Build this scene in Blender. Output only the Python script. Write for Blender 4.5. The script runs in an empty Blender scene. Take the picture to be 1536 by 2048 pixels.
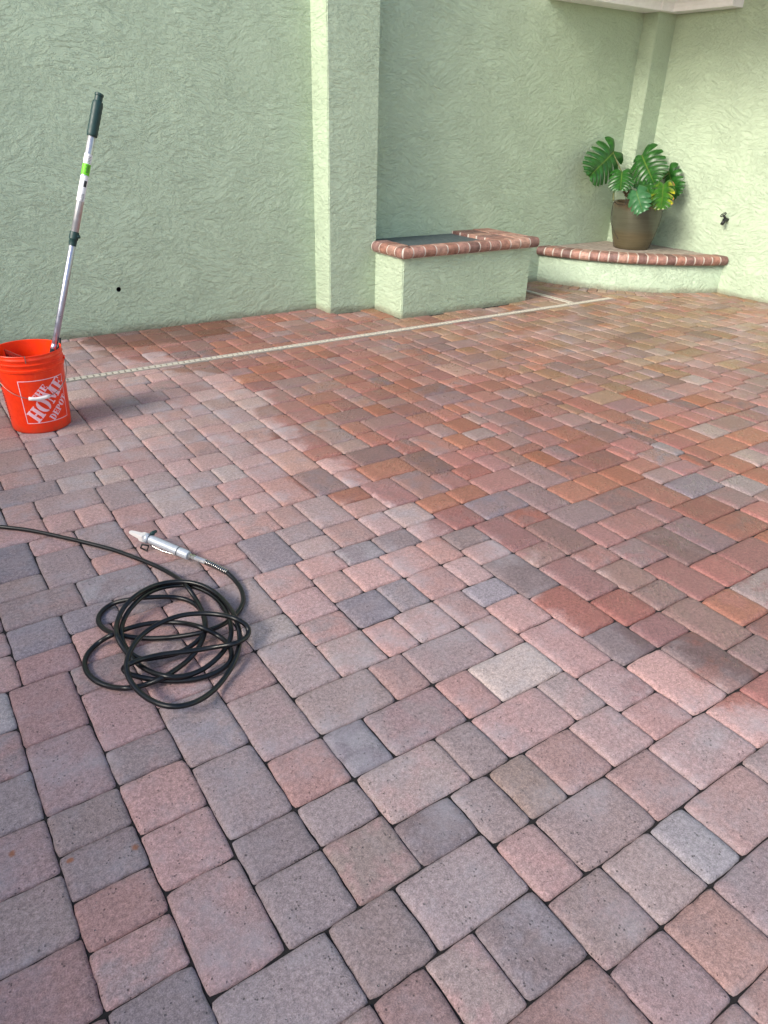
import bpy, bmesh, math, random
import numpy as np
from mathutils import Vector, Matrix, noise as mnoise
from math import sin, cos, pi, radians, sqrt, atan2, hypot

random.seed(11)
S = 0.0386                       # one paving module (a quarter of a 6 inch paver plus joint) in metres
scn = bpy.context.scene
col = scn.collection

# ------------------------------------------------------------------ camera, sky, sun, exposure
RC = ((0.82965856, -0.55771536, 0.02490496),
      (-0.24992039, -0.41093323, -0.87674037),
      (0.49920584, 0.72117089, -0.48031871))
CAM = Vector((2.90881895, -0.58896165, 34.66885426))
cam_data = bpy.data.cameras.new("camera")
cam = bpy.data.objects.new("camera", cam_data)
col.objects.link(cam)
mr = Matrix((RC[0], [-x for x in RC[1]], [-x for x in RC[2]])).transposed()
cam.matrix_world = Matrix.Translation(CAM * S) @ mr.to_4x4()
cam_data.sensor_fit = 'VERTICAL'
cam_data.sensor_height = 36.0
cam_data.lens = 1437.58 / 2048 * 36.0
cam_data.clip_start = 0.02
cam_data.clip_end = 500
scn.camera = cam

SUN_AZ = atan2(0.15, 1.0)        # travel direction of the light over the ground
SUN_EL = radians(33)
world = bpy.data.worlds.new("World")
scn.world = world
world.use_nodes = True
wn = world.node_tree
sky = wn.nodes.new('ShaderNodeTexSky')
sky.sky_type = 'NISHITA'
sky.sun_disc = False
sky.air_density = 1.0
sky.dust_density = 2.0
sky.ozone_density = 0.6
sky.sun_elevation = SUN_EL
sky.sun_rotation = (pi / 2 - (SUN_AZ + pi)) % (2 * pi)
bg = wn.nodes['Background']
bg.inputs['Strength'].default_value = 0.15
wn.links.new(sky.outputs[0], bg.inputs[0])
sun_data = bpy.data.lights.new("sun", 'SUN')
sun_data.energy = 2.15
sun_data.angle = radians(24)
sun_data.color = (1.0, 0.95, 0.84)
sun = bpy.data.objects.new("sun", sun_data)
col.objects.link(sun)
sd = Vector((cos(SUN_AZ) * cos(SUN_EL), sin(SUN_AZ) * cos(SUN_EL), -sin(SUN_EL)))
sun.rotation_euler = sd.to_track_quat('-Z', 'Y').to_euler()
scn.view_settings.view_transform = 'Standard'
scn.view_settings.look = 'None'
scn.view_settings.gamma = 1
scn.view_settings.exposure = 0.9
scn.view_settings.use_curve_mapping = False

# ------------------------------------------------------------------ helpers
def lin(r, g, b):
    f = lambda c: (c / 255 / 12.92) if c / 255 <= .04045 else ((c / 255 + .055) / 1.055) ** 2.4
    return (f(r), f(g), f(b), 1)

def V(u, v, z): return Vector((u * S, v * S, z * S))

def ray(px, py):
    x, y, f = px - 768, py - 1024, 1437.58
    return Vector([RC[0][i] * x / f + RC[1][i] * y / f + RC[2][i] for i in range(3)])

def at_z(px, py, z):
    r = ray(px, py); return CAM + r * ((z - CAM.z) / r.z)

def at_d(px, py, d): return CAM + ray(px, py) * d

class N:
    """small node-tree builder"""
    def __init__(s, name):
        s.m = bpy.data.materials.new(name); s.m.use_nodes = True
        s.t = s.m.node_tree; s.b = s.t.nodes['Principled BSDF']; s.out = s.t.nodes['Material Output']
    def n(s, typ, ins=None, **kw):
        x = s.t.nodes.new('ShaderNode' + typ)
        for k, v in kw.items(): setattr(x, k, v)
        for k, v in (ins or {}).items(): s.set(x.inputs[k], v)
        return x
    def set(s, sock, v):
        if isinstance(v, bpy.types.NodeSocket): s.t.links.new(v, sock)
        else: sock.default_value = v
    def p(s, **kw):
        for k, v in kw.items(): s.set(s.b.inputs[k.replace('_', ' ')], v)
    def math(s, op, a, b=None, c=None, clamp=False):
        x = s.n('Math', operation=op, use_clamp=clamp)
        for i, q in enumerate((a, b, c)):
            if q is not None: s.set(x.inputs[i], q)
        return x.outputs[0]
    def vmath(s, op, a, b=None):
        x = s.n('VectorMath', operation=op); s.set(x.inputs[0], a)
        if b is not None: s.set(x.inputs[1], b)
        return x.outputs[0]
    def noise(s, vec, scale, detail=2, rough=.5, dist=0, out='Fac'):
        return s.n('TexNoise', {'Vector': vec, 'Scale': scale, 'Detail': detail, 'Roughness': rough, 'Distortion': dist}).outputs[out]
    def rng(s, v, a, b, c=0, d=1, smooth=True):
        x = s.n('MapRange', {'Value': v, 'From Min': a, 'From Max': b, 'To Min': c, 'To Max': d})
        x.interpolation_type = 'SMOOTHSTEP' if smooth else 'LINEAR'
        return x.outputs[0]
    def mix(s, f, a, b, mode='MIX'):
        x = s.n('Mix', data_type='RGBA', blend_type=mode)
        s.set(x.inputs[0], f); s.set(x.inputs[6], a); s.set(x.inputs[7], b)
        return x.outputs[2]
    def bump(s, h, dist, strength=1.0, nrm=None):
        x = s.n('Bump', {'Height': h, 'Distance': dist, 'Strength': strength})
        if nrm is not None: s.set(x.inputs['Normal'], nrm)
        return x.outputs[0]

def plain(name, rgb, rough=.5, metal=0, grain=0.0, scale=60, bump=0.0):
    q = N(name); c = lin(*rgb)
    pos = q.n('TexCoord').outputs['Object']
    if grain:
        f = q.noise(pos, scale, 4, .6)
        d = tuple(x * (1 - grain) for x in c[:3]) + (1,)
        l = tuple(min(1, x * (1 + grain)) for x in c[:3]) + (1,)
        q.p(Base_Color=q.mix(q.rng(f, .3, .7), d, l))
        q.p(Roughness=q.rng(f, .3, .7, max(.05, rough - .08), min(1, rough + .08)))
        if bump: q.p(Normal=q.bump(f, bump))
    else:
        q.p(Base_Color=c, Roughness=rough)
    q.p(Metallic=metal)
    return q.m

def link(name, me, mat, parent=None, smooth=False, loc=None):
    o = bpy.data.objects.new(name, me); col.objects.link(o)
    if mat is not None: me.materials.append(mat)
    if parent is not None: o.parent = parent
    if loc is not None: o.location = loc
    if smooth: me.polygons.foreach_set('use_smooth', [True] * len(me.polygons))
    return o

def frombm(name, bm, mat, parent=None, smooth=False, loc=None):
    me = bpy.data.meshes.new(name); bm.normal_update(); bm.to_mesh(me); bm.free()
    return link(name, me, mat, parent, smooth, loc)

def tag(o, label=None, cat=None, group=None, kind=None):
    for k, v in (('label', label), ('category', cat), ('group', group), ('kind', kind)):
        if v: o[k] = v
    return o

def empty(name, loc, label, cat, group=None):
    o = bpy.data.objects.new(name, None); o.location = loc; o.empty_display_size = .05
    col.objects.link(o); return tag(o, label, cat, group)

def hexa(bm, p):
    """box from 8 points: bottom ring 0-3, top ring 4-7"""
    v = [bm.verts.new(q) for q in p]
    for f in ((0, 3, 2, 1), (4, 5, 6, 7), (0, 1, 5, 4), (1, 2, 6, 5), (2, 3, 7, 6), (3, 0, 4, 7)):
        bm.faces.new([v[i] for i in f])
    return v

def box(bm, u0, u1, v0, v1, z0, z1):
    return hexa(bm, [V(*q) for q in ((u0, v0, z0), (u1, v0, z0), (u1, v1, z0), (u0, v1, z0),
                                     (u0, v0, z1), (u1, v0, z1), (u1, v1, z1), (u0, v1, z1))])

def frame(d):
    d = d.normalized(); a = Vector((0, 0, 1)) if abs(d.z) < .9 else Vector((1, 0, 0))
    x = d.cross(a).normalized(); return x, d.cross(x).normalized()

def tube(bm, pts, r, seg=10, caps=True, closed=False):
    rs = r if isinstance(r, (list, tuple)) else [r] * len(pts)
    pts = [Vector(q) for q in pts]; rings = []; x = None
    for i, q in enumerate(pts):
        d = (pts[min(i + 1, len(pts) - 1)] - pts[max(i - 1, 0)]).normalized()
        if x is None: x, y = frame(d)
        else:
            x = (x - d * x.dot(d)).normalized(); y = d.cross(x)
        rings.append([bm.verts.new(q + (x * cos(2 * pi * k / seg) + y * sin(2 * pi * k / seg)) * rs[i]) for k in range(seg)])
    for a, b in zip(rings, rings[1:]):
        for k in range(seg):
            bm.faces.new((a[k], a[(k + 1) % seg], b[(k + 1) % seg], b[k]))
    if caps:
        bm.faces.new(rings[0][::-1]); bm.faces.new(rings[-1])

def lathe(bm, prof, c, seg=40, axis=None, phase=0.0):
    """prof: list of (radius, height) in metres around point c; axis defaults to z"""
    if axis is None: x, y, a = Vector((1, 0, 0)), Vector((0, 1, 0)), Vector((0, 0, 1))
    else:
        a = Vector(axis).normalized(); x, y = frame(a)
    c = Vector(c); prev = None
    for r, h in prof:
        if r < 1e-6: ring = [bm.verts.new(c + a * h)]
        else: ring = [bm.verts.new(c + a * h + (x * cos(2 * pi * k / seg + phase) + y * sin(2 * pi * k / seg + phase)) * r) for k in range(seg)]
        if prev is not None:
            for k in range(seg):
                k2 = (k + 1) % seg
                if len(prev) == 1 and len(ring) == 1: continue
                if len(prev) == 1: bm.faces.new((prev[0], ring[k2], ring[k]))
                elif len(ring) == 1: bm.faces.new((prev[k], prev[k2], ring[0]))
                else: bm.faces.new((prev[k], prev[k2], ring[k2], ring[k]))
        prev = ring

def catmull(P, n):
    P = [Vector(q) for q in P]; P = [P[0] * 2 - P[1]] + P + [P[-1] * 2 - P[-2]]; out = []
    for i in range(1, len(P) - 2):
        a, b, c, d = P[i - 1:i + 3]
        for k in range(n):
            t = k / n
            out.append(.5 * ((2 * b) + (c - a) * t + (2 * a - 5 * b + 4 * c - d) * t * t + (3 * b - a - 3 * c + d) * t ** 3))
    return out + [P[-2]]

# ------------------------------------------------------------------ materials
def stucco(name, rgb):
    q = N(name)
    pos = q.n('NewGeometry').outputs['Position']
    sp = q.n('SeparateXYZ', {0: pos}).outputs
    h = q.math('SUBTRACT', sp[0], sp[1])
    p2 = q.n('CombineXYZ', {0: h, 1: sp[2], 2: 0.0}).outputs[0]
    wob = q.n('TexNoise', {'Vector': p2, 'Scale': 7.0, 'Detail': 2.0}).outputs['Color']
    wv = q.vmath('SCALE', q.vmath('SUBTRACT', wob, (.5, .5, .5))); wv.node.inputs['Scale'].default_value = .05
    pw = q.vmath('ADD', p2, wv)
    vor = q.n('TexVoronoi', {'Vector': pw, 'Scale': 4.2}, voronoi_dimensions='2D')
    ang = q.rng(q.n('SeparateXYZ', {0: vor.outputs['Color']}).outputs[0], 0, 1, -.55, .55, False)
    loc = q.vmath('SUBTRACT', pw, vor.outputs['Position'])
    rot = q.n('VectorRotate', {'Vector': loc, 'Angle': ang}, rotation_type='Z_AXIS').outputs[0]
    rot = q.vmath('ADD', rot, q.vmath('MULTIPLY', vor.outputs['Color'], (9., 9., 9.)))
    st = q.vmath('MULTIPLY', rot, (10., 33., 1.))
    n1 = q.noise(st, 1.0, 3.0, .60)
    n2 = q.noise(q.vmath('MULTIPLY', pw, (24., 31., 1.)), 1.0, 3.0, .66)
    big = q.noise(p2, 2.6, 3.0)
    sel = q.rng(big, .40, .60)
    def steps(n):
        a = q.rng(n, .43, .45); b = q.rng(n, .505, .525); c_ = q.rng(n, .58, .60)
        return q.math('ADD', q.math('ADD', a, b), c_)
    hh = q.math('ADD', q.math('MULTIPLY', steps(n1), q.math('SUBTRACT', 1.1, sel)), q.math('MULTIPLY', steps(n2), q.math('ADD', sel, .1)))
    hh = q.math('MULTIPLY', hh, q.rng(q.noise(p2, 4.0, 3.0), .36, .60, .78, 1.1))
    fine = q.noise(pos, 240, 3, .6)
    hh = q.math('ADD', hh, q.math('MULTIPLY', fine, .10))
    c = lin(*rgb)
    dirt = q.noise(p2, 3.0, 5, .6)
    base = q.mix(q.rng(dirt, .35, .7), c, tuple(x * .93 for x in c[:3]) + (1,))
    base = q.mix(q.math('MULTIPLY', q.rng(q.math('ADD', sp[2], q.math('MULTIPLY', q.math('SUBTRACT', dirt, .5), .12)), .055, .0), .6), base, lin(118, 104, 86))
    q.p(Base_Color=base, Roughness=.62, Normal=q.bump(hh, .0031, 1.0))
    return q.m

M = {}
M['stucco'] = stucco('stucco_sage', (184, 201, 175))
STAINS = [(1.04, 30.42), (3.5, 28.38), (6.59, 27.33)]

def paver_material():
    q = N('tumbled_concrete_paver')
    pos = q.n('NewGeometry').outputs['Position']
    sp = q.n('SeparateXYZ', {0: pos}).outputs
    c0 = q.n('Attribute', attribute_name='tint').outputs['Color']
    c1 = q.n('Attribute', attribute_name='tint_two').outputs['Color']
    blot = q.noise(pos, 11.0, 4, .6, .3)
    f1 = q.noise(pos, 95, 6, .75)
    f2 = q.noise(pos, 330, 4, .8)
    base = q.mix(q.rng(blot, .44, .62), c0, c1)
    base = q.mix(.55, base, q.mix(q.rng(f1, .32, .68), (.48, .46, .46, 1), (1.34, 1.31, 1.30, 1)), 'MULTIPLY')
    base = q.mix(.6, base, q.mix(q.rng(f2, .32, .68), (.45, .44, .44, 1), (1.45, 1.44, 1.42, 1)), 'MULTIPLY')
    # pale bloom of lime salts on the dry stones
    bloom = q.math('MULTIPLY', q.rng(q.noise(pos, 4.2, 6, .68), .46, .75), .6)
    # wet part of the floor: right of a ragged line, still drying
    ramp = q.n('ValToRGB', {0: q.math('DIVIDE', sp[1], 130 * S)})
    el = ramp.color_ramp.elements
    pts = [(-5, 62), (8, 52), (14, 46), (20, 42), (28, 43), (36, 44.5), (42, 44), (46, 41.5), (54, 38), (62, 36.5), (75, 38), (92, 40),
           (101, 41.5), (110, 37), (118, 31), (126, 28)]
    while len(el) < len(pts): el.new(.5)
    for e, (v, u) in zip(el, pts):
        e.position = max(0, min(1, v / 130)); e.color = (u / 100,) * 3 + (1,)
    edge = q.math('MULTIPLY', ramp.outputs[0], 100 * S)
    warp = q.math('MULTIPLY', q.math('SUBTRACT', q.noise(pos, 3.4, 7, .68), .5), .5)
    d = q.math('ADD', q.math('SUBTRACT', sp[0], edge), warp)
    d = q.math('ADD', d, q.math('MULTIPLY', q.n('Attribute', attribute_name='damp').outputs['Fac'], .16))
    wet = q.rng(d, -.03, .10)
    # a soaked patch by the wall
    px_ = q.math('DIVIDE', q.math('SUBTRACT', sp[0], 43 * S), 15 * S); py_ = q.math('DIVIDE', q.math('SUBTRACT', sp[1], 127.5 * S), 7.5 * S)
    pr_ = q.math('ADD', q.math('MULTIPLY', px_, px_), q.math('MULTIPLY', py_, py_))
    pr_ = q.math('ADD', pr_, q.math('MULTIPLY', q.math('SUBTRACT', q.noise(pos, 6, 4, .6), .5), 1.1))
    soak = q.rng(pr_, 1.05, .75)
    dry = q.rng(q.math('ADD', sp[0], q.math('MULTIPLY', sp[1], .45)), 3.6, 6.0)
    patch = q.rng(q.noise(pos, 2.4, 3, .6), .40, .60)
    wet = q.math('MULTIPLY', wet, q.math('SUBTRACT', 1.0, q.math('MULTIPLY', q.math('MULTIPLY', dry, patch), .55)))
    base = q.mix(q.math('MULTIPLY', bloom, q.math('SUBTRACT', 1.0, wet)), base, (.36, .325, .355, 1))
    wet = q.math('MAXIMUM', wet, soak)
    base = q.mix(q.math('MULTIPLY', soak, .55), base, lin(92, 66, 54))
    hs = q.n('HueSaturation', {'Saturation': q.rng(wet, 0, 1, .78, 1.14), 'Value': q.rng(wet, 0, 1, 1.06, .79), 'Color': base}).outputs[0]
    # rust spots
    rust = None
    for u, v in STAINS:
        dd = q.vmath('DISTANCE', pos, (u * S, v * S, 0)); dd = dd.node.outputs['Value']
        dd = q.math('ADD', dd, q.math('MULTIPLY', q.math('SUBTRACT', q.noise(pos, 130, 3, .6), .5), .012))
        r = q.rng(dd, .010, .003)
        rust = r if rust is None else q.math('MAXIMUM', rust, r)
    hs = q.mix(q.math('MULTIPLY', rust, .75), hs, lin(150, 84, 40))
    pit = q.n('TexVoronoi', {'Vector': pos, 'Scale': 105.0, 'Randomness': 1.0}).outputs['Distance']
    pitm = q.math('MULTIPLY', q.rng(pit, .24, .12), q.rng(q.noise(pos, 30, 3), .52, .60))
    hs = q.mix(q.math('MULTIPLY', pitm, .55), hs, (.03, .026, .026, 1))
    fleck = q.math('MULTIPLY', q.rng(q.n('TexVoronoi', {'Vector': pos, 'Scale': 105.0}).outputs['Distance'], .12, .07), q.rng(q.noise(pos, 21, 2), .55, .62))
    hs = q.mix(q.math('MULTIPLY', fleck, .5), hs, (.62, .58, .55, 1))
    # film of water: streaked
    st = q.n('VectorRotate', {'Vector': pos, 'Angle': .78}, rotation_type='Z_AXIS').outputs[0]
    streak = q.noise(q.vmath('MULTIPLY', st, (62., 20., 20.)), 1.0, 4, .6, .5)
    film = q.math('MULTIPLY', wet, q.rng(q.noise(pos, 5.0, 3, .6), .42, .62))
    rough = q.math('SUBTRACT', .86, q.math('MULTIPLY', wet, .36))
    rough = q.math('SUBTRACT', rough, q.math('MULTIPLY', q.math('MULTIPLY', film, q.rng(streak, .44, .6)), .34))
    hgt = q.math('ADD', q.math('MULTIPLY', f1, 1.0), q.math('MULTIPLY', f2, .35))
    hgt = q.math('SUBTRACT', hgt, q.math('MULTIPLY', pitm, 1.3))
    hgt = q.math('ADD', hgt, q.math('MULTIPLY', q.math('MULTIPLY', streak, film), 1.6))
    q.p(Base_Color=hs, Roughness=rough, Normal=q.bump(hgt, .0030, .9))
    q.b.inputs['Specular IOR Level'].default_value = .45
    return q.m
M['paver'] = paver_material()

def brick_material():
    q = N('bullnose_brick')
    pos = q.n('NewGeometry').outputs['Position']
    c0 = q.n('Attribute', attribute_name='tint').outputs['Color']
    f = q.noise(pos, 26, 5, .65); g = q.noise(pos, 130, 4, .7)
    b = q.mix(.8, c0, q.mix(q.rng(f, .3, .7), (.5, .46, .46, 1), (1.35, 1.3, 1.28, 1)), 'MULTIPLY')
    b = q.mix(q.math('MULTIPLY', q.rng(g, .58, .75), .35), b, lin(215, 190, 180))
    q.p(Base_Color=b, Roughness=.55, Normal=q.bump(q.math('ADD', f, g), .0015, .7))
    return q.m
M['brick'] = brick_material()
M['mortar'] = plain('white_mortar', (196, 186, 176), .85, grain=.10, scale=90, bump=.001)
M['sand'] = plain('joint_sand', (30, 26, 25), .95, grain=.35, scale=220, bump=.002)
M['soil'] = plain('soil', (58, 42, 34), .95, grain=.5, scale=160, bump=.004)
M['grate'] = plain('drain_plastic', (192, 184, 171), .55, grain=.10, scale=60)
M['dark'] = plain('dark_void', (14, 13, 13), .9)
M['board'] = plain('slate_grey_board', (72, 82, 86), .55, grain=.10, scale=25, bump=.0006)
M['trim'] = plain('white_trim_paint', (246, 244, 248), .5, grain=.04, scale=14)
M['ground'] = plain('ground_earth', (120, 110, 92), .95, grain=.3, scale=2)

def bucket_mat():
    q = N('bucket_orange_plastic')
    pos = q.n('TexCoord').outputs['Object']
    f = q.noise(pos, 30, 4, .6)
    zz = q.n('SeparateXYZ', {0: pos}).outputs[2]
    sc = q.math('MULTIPLY', q.rng(q.noise(q.vmath('MULTIPLY', pos, (60., 60., 14.)), 1.0, 5, .7), .60, .72), .35)
    ds = q.math('MULTIPLY', q.rng(q.math('ADD', zz, q.math('MULTIPLY', q.math('SUBTRACT', f, .5), .12)), .05, .0), .4)
    bc_ = q.mix(q.rng(f, .35, .7), lin(255, 62, 12), lin(246, 52, 8))
    bc_ = q.mix(sc, bc_, lin(255, 120, 84)); bc_ = q.mix(ds, bc_, lin(150, 70, 44))
    q.p(Base_Color=bc_, Roughness=q.rng(f, .3, .7, .32, .46))
    q.p(Subsurface_Weight=.12, Subsurface_Scale=.006)
    q.b.inputs['Subsurface Radius'].default_value = (1.0, .25, .1)
    return q.m
M['orange'] = bucket_mat()
M['print'] = plain('bucket_print', (244, 196, 206), .5, grain=.06, scale=120)
M['print_field'] = plain('bucket_print_red', (190, 12, 14), .5)
M['black'] = plain('black_plastic', (26, 28, 29), .45, grain=.15, scale=90)
M['hose'] = plain('hose_rubber', (11, 12, 15), .36, grain=.35, scale=24)
M['grip'] = plain('dark_green_grip', (24, 56, 54), .5, grain=.12, scale=90)
M['alu'] = plain('brushed_aluminium', (196, 194, 196), .38, .85, grain=.06, scale=40)
M['alu2'] = plain('anodised_tube', (176, 176, 190), .34, .85, grain=.06, scale=40)
M['wire'] = plain('steel_wire', (150, 140, 132), .4, .9)
M['white_plastic'] = plain('white_plastic', (232, 226, 222), .4)
M['gun'] = plain('painted_metal', (196, 200, 206), .42, .3, grain=.06, scale=120)
M['chrome'] = plain('chrome', (205, 200, 195), .2, 1.0)
M['sticker'] = plain('label_white', (232, 230, 232), .5)
M['sticker_green'] = plain('label_green', (104, 196, 20), .5)
M['sticker_ink'] = plain('label_ink', (52, 52, 56), .6)
M['screen'] = plain('dark_red_plastic', (122, 30, 24), .45)
M['stem'] = plain('plant_stem', (92, 96, 52), .55, grain=.3, scale=60)
M['stem_brown'] = plain('plant_stem_brown', (92, 70, 48), .7, grain=.3, scale=80)
M['root'] = plain('aerial_root', (38, 34, 28), .8)
M['flag'] = plain('flagstone', (150, 138, 128), .7, grain=.22, scale=22, bump=.0015)

def pot_mat():
    q = N('glazed_clay')
    pos = q.n('TexCoord').outputs['Object']
    z = q.n('SeparateXYZ', {0: pos}).outputs[2]
    w = q.math('ADD', z, q.math('MULTIPLY', q.math('SUBTRACT', q.noise(pos, 9, 4, .6), .5), .06))
    c = q.mix(q.rng(w, .12, .20), lin(88, 80, 60), lin(82, 82, 68))
    c = q.mix(q.rng(w, .33, .385), c, lin(88, 74, 58))
    band = q.noise(q.vmath('MULTIPLY', pos, (4., 4., 60.)), 1.0, 3, .6)
    c = q.mix(.55, c, q.mix(q.rng(band, .3, .7), (.78, .76, .74, 1), (1.15, 1.13, 1.12, 1)), 'MULTIPLY')
    q.p(Base_Color=c, Roughness=.2, Normal=q.bump(band, .004, .5))
    return q.m
M['pot'] = pot_mat()

def leaf_mat(name, a, b, yellow=0):
    q = N(name)
    pos = q.n('TexCoord').outputs['Object']
    vein = q.n('Attribute', attribute_name='vein').outputs['Fac']
    f = q.noise(pos, 22, 3, .6)
    c = q.mix(q.rng(f, .3, .7), lin(*a), lin(*b))
    if yellow:
        edge = q.n('Attribute', attribute_name='edge').outputs['Fac']
        y = q.math('MULTIPLY', q.rng(edge, .35, 1.0), q.rng(q.noise(pos, 7, 3, .6), .46, .60))
        c = q.mix(q.math('MULTIPLY', y, .9), c, lin(206, 190, 40))
        br = q.math('MULTIPLY', q.rng(edge, .85, 1.0), q.rng(q.noise(pos, 9, 2), .56, .6))
        c = q.mix(br, c, lin(170, 112, 60))
    c = q.mix(q.math('MULTIPLY', vein, .7), c, lin(150, 170, 70))
    q.p(Base_Color=c, Roughness=.34)
    q.b.inputs['Specular IOR Level'].default_value = .5
    tr = q.n('BsdfTranslucent', {'Color': c})
    mx = q.n('MixShader', {0: .12}); q.set(mx.inputs[1], q.b.outputs[0]); q.set(mx.inputs[2], tr.outputs[0])
    q.t.links.new(mx.outputs[0], q.out.inputs[0])
    return q.m
M['leaf'] = leaf_mat('leaf_dark_green', (24, 68, 22), (44, 98, 34))
M['leaf_pale'] = leaf_mat('leaf_grey_green', (46, 94, 56), (64, 112, 72))
M['leaf_yellow'] = leaf_mat('leaf_yellowing', (34, 82, 22), (58, 108, 28), 1)

# ------------------------------------------------------------------ ground and walls
WB, WR = 131.5, 169.0           # face of the back wall, face of the right-hand wall
PF = (75.9, 86.7, 125.8)        # pilaster
bm = bmesh.new()
bmesh.ops.create_grid(bm, x_segments=2, y_segments=2, size=60)
g = frombm('ground', bm, M['ground']); g.location = (0, 0, -.06)
tag(g, 'bare earth around the walled patio', kind='structure')

def wall_face_with_hole(bm, u0, u1, z0, z1, v, hu, hz, r, depth, dead=None):
    """wall front facing -v with one round weep hole"""
    k = r * 1.6
    us = [u0, hu - k, hu + k, u1]; zs = [z0, hz - k, hz + k, z1]
    vs = [[bm.verts.new(V(a, v, b)) for b in zs] for a in us]
    for i in range(3):
        for j in range(3):
            if (i, j) == (1, 1): continue
            bm.faces.new((vs[i][j], vs[i + 1][j], vs[i + 1][j + 1], vs[i][j + 1]))
    n = 16; c1, c2 = [], []
    for i in range(n):
        a = 2 * pi * i / n
        c1.append(bm.verts.new(V(hu + r * cos(a), v, hz + r * sin(a)))); c2.append(bm.verts.new(V(hu + r * cos(a), v + depth, hz + r * sin(a))))
    corner = [vs[2][2], vs[1][2], vs[1][1], vs[2][1]]
    for q in range(4):
        i0 = (2 + 4 * q)
        arc = [c1[(i0 + j - 4) % n] for j in range(5)]
        # sector between corner q-1 and corner q
        bm.faces.new([corner[q - 1]] + [corner[q]] + arc[::-1])
    for i in range(n):
        bm.faces.new((c1[i], c1[(i + 1) % n], c2[(i + 1) % n], c2[i]))
    bm.faces.new(c2[::-1])

wall = empty('courtyard_wall', V(60, WB, 0), 'long sage green stucco wall with pilaster across the back of the patio', 'wall')
inv = Matrix.Translation(-wall.location)
def wpart(name, bm, mat, parent, smooth=False):
    bmesh.ops.transform(bm, matrix=Matrix.Translation(-parent.location), verts=bm.verts)
    return frombm(name, bm, mat, parent, smooth)
TOP = 92
bm = bmesh.new()
wall_face_with_hole(bm, -70, WR, -2, TOP, WB, 36.8, 7.35, .42, 1.6)
for a in (0,):
    p = [V(-70, WB, TOP), V(WR, WB, TOP), V(WR, WB + 5, TOP), V(-70, WB + 5, TOP)]
    bm.faces.new([bm.verts.new(x) for x in p])
    p = [V(-70, WB + 5, -2), V(WR, WB + 5, -2), V(WR, WB + 5, TOP), V(-70, WB + 5, TOP)]
    bm.faces.new([bm.verts.new(x) for x in p[::-1]])
wpart('wall_face', bm, M['stucco'], wall)
bm = bmesh.new()
lathe(bm, [(0, 0), (.40 * S, 0), (.40 * S, 1.45 * S)], V(36.8, WB + 1.55, 7.35), 16, (0, -1, 0))
wpart('weep_hole', bm, M['dark'], wall)
bm = bmesh.new(); vv = box(bm, PF[0], PF[1], PF[2], WB + .3, -1, TOP - 2)
bmesh.ops.bevel(bm, geom=[e for e in bm.edges if abs(e.verts[0].co.z - e.verts[1].co.z) > 1], offset=.006, segments=3, affect='EDGES')
wpart('pilaster', bm, M['stucco'], wall)

wr = empty('courtyard_wall', V(WR, 50, 0), 'sage green stucco wall closing the right side of the patio behind the potted plant', 'wall')
bm = bmesh.new(); box(bm, WR, WR + 5, -60, WB + 5, -2, TOP)
wpart('wall_face', bm, M['stucco'], wr)
bm = bmesh.new(); box(bm, 162.75, WR + .3, 127.3, WB + .3, -1, TOP - 2)
bmesh.ops.bevel(bm, geom=[e for e in bm.edges if abs(e.verts[0].co.z - e.verts[1].co.z) > 1], offset=.006, segments=3, affect='EDGES')
wpart('corner_pilaster', bm, M['stucco'], wr)

# added light blocker, unseen: plain white wall and overhang that shade the near-left paving
sb_ = empty('shade_block', V(-52, 40, 0), 'added unseen white block along the left side, shading the patio', 'shade_block')
bm = bmesh.new(); box(bm, -60, -52, -60, 131, -1, 37); wpart('shade_block_wall', bm, M['trim'], sb_)
bm = bmesh.new(); box(bm, -62, -46, -62, 131, 37, 39); wpart('shade_block_overhang', bm, M['trim'], sb_)

# cornice: white moulding stepping round the inner corner
prof = [(0, 0), (.9, .1), (1.1, .8), (1.5, 1.5), (2.3, 2.1), (2.5, 2.9), (2.8, 3.2), (2.9, 4.6), (2.9, 8), (0, 8)]
def sweep(bm, path, prof, z0):
    """path of (u,v,nu,nv): base point on the wall and outward offset direction"""
    rows = [[bm.verts.new(V(u + nu * a, v + nv * a, z0 + b)) for a, b in prof] for u, v, nu, nv in path]
    for r0, r1 in zip(rows, rows[1:]):
        for i in range(len(prof) - 1):
            bm.faces.new((r0[i], r1[i], r1[i + 1], r0[i + 1]))
    bm.faces.new(rows[0]); bm.faces.new(rows[-1][::-1])
bm = bmesh.new()
zc = 57.1
sweep(bm, [(132, 127.0, 0, -1), (162.3, 127.0, -1, -1), (162.3, 126.6, -1, -1), (166.2, 126.6, -1, -1), (166.2, 110.9, -1, 0)], prof, zc)
cor = frombm('cornice', bm, M['trim'])
tag(cor, 'white moulded cornice and roof edge at the top of the far corner, added shade slab above', 'cornice')
bm = bmesh.new()
box(bm, 132, 162.2, 127.02, WB + .1, zc + .05, zc + 8)
box(bm, 162.2, WR + .1, 126.62, WB + .1, zc + .06, zc + 8.1)
box(bm, 166.22, WR + .1, 110.95, 126.62, zc + .05, zc + 8)
wpart('cornice_backing', bm, M['trim'], cor)
bm = bmesh.new(); box(bm, 121, WR + 4, 78, WB + 4, zc + 14, zc + 16); wpart('shade_slab', bm, M['trim'], cor)  # unseen slab, added to keep sun and sky off the upper right wall

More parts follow.
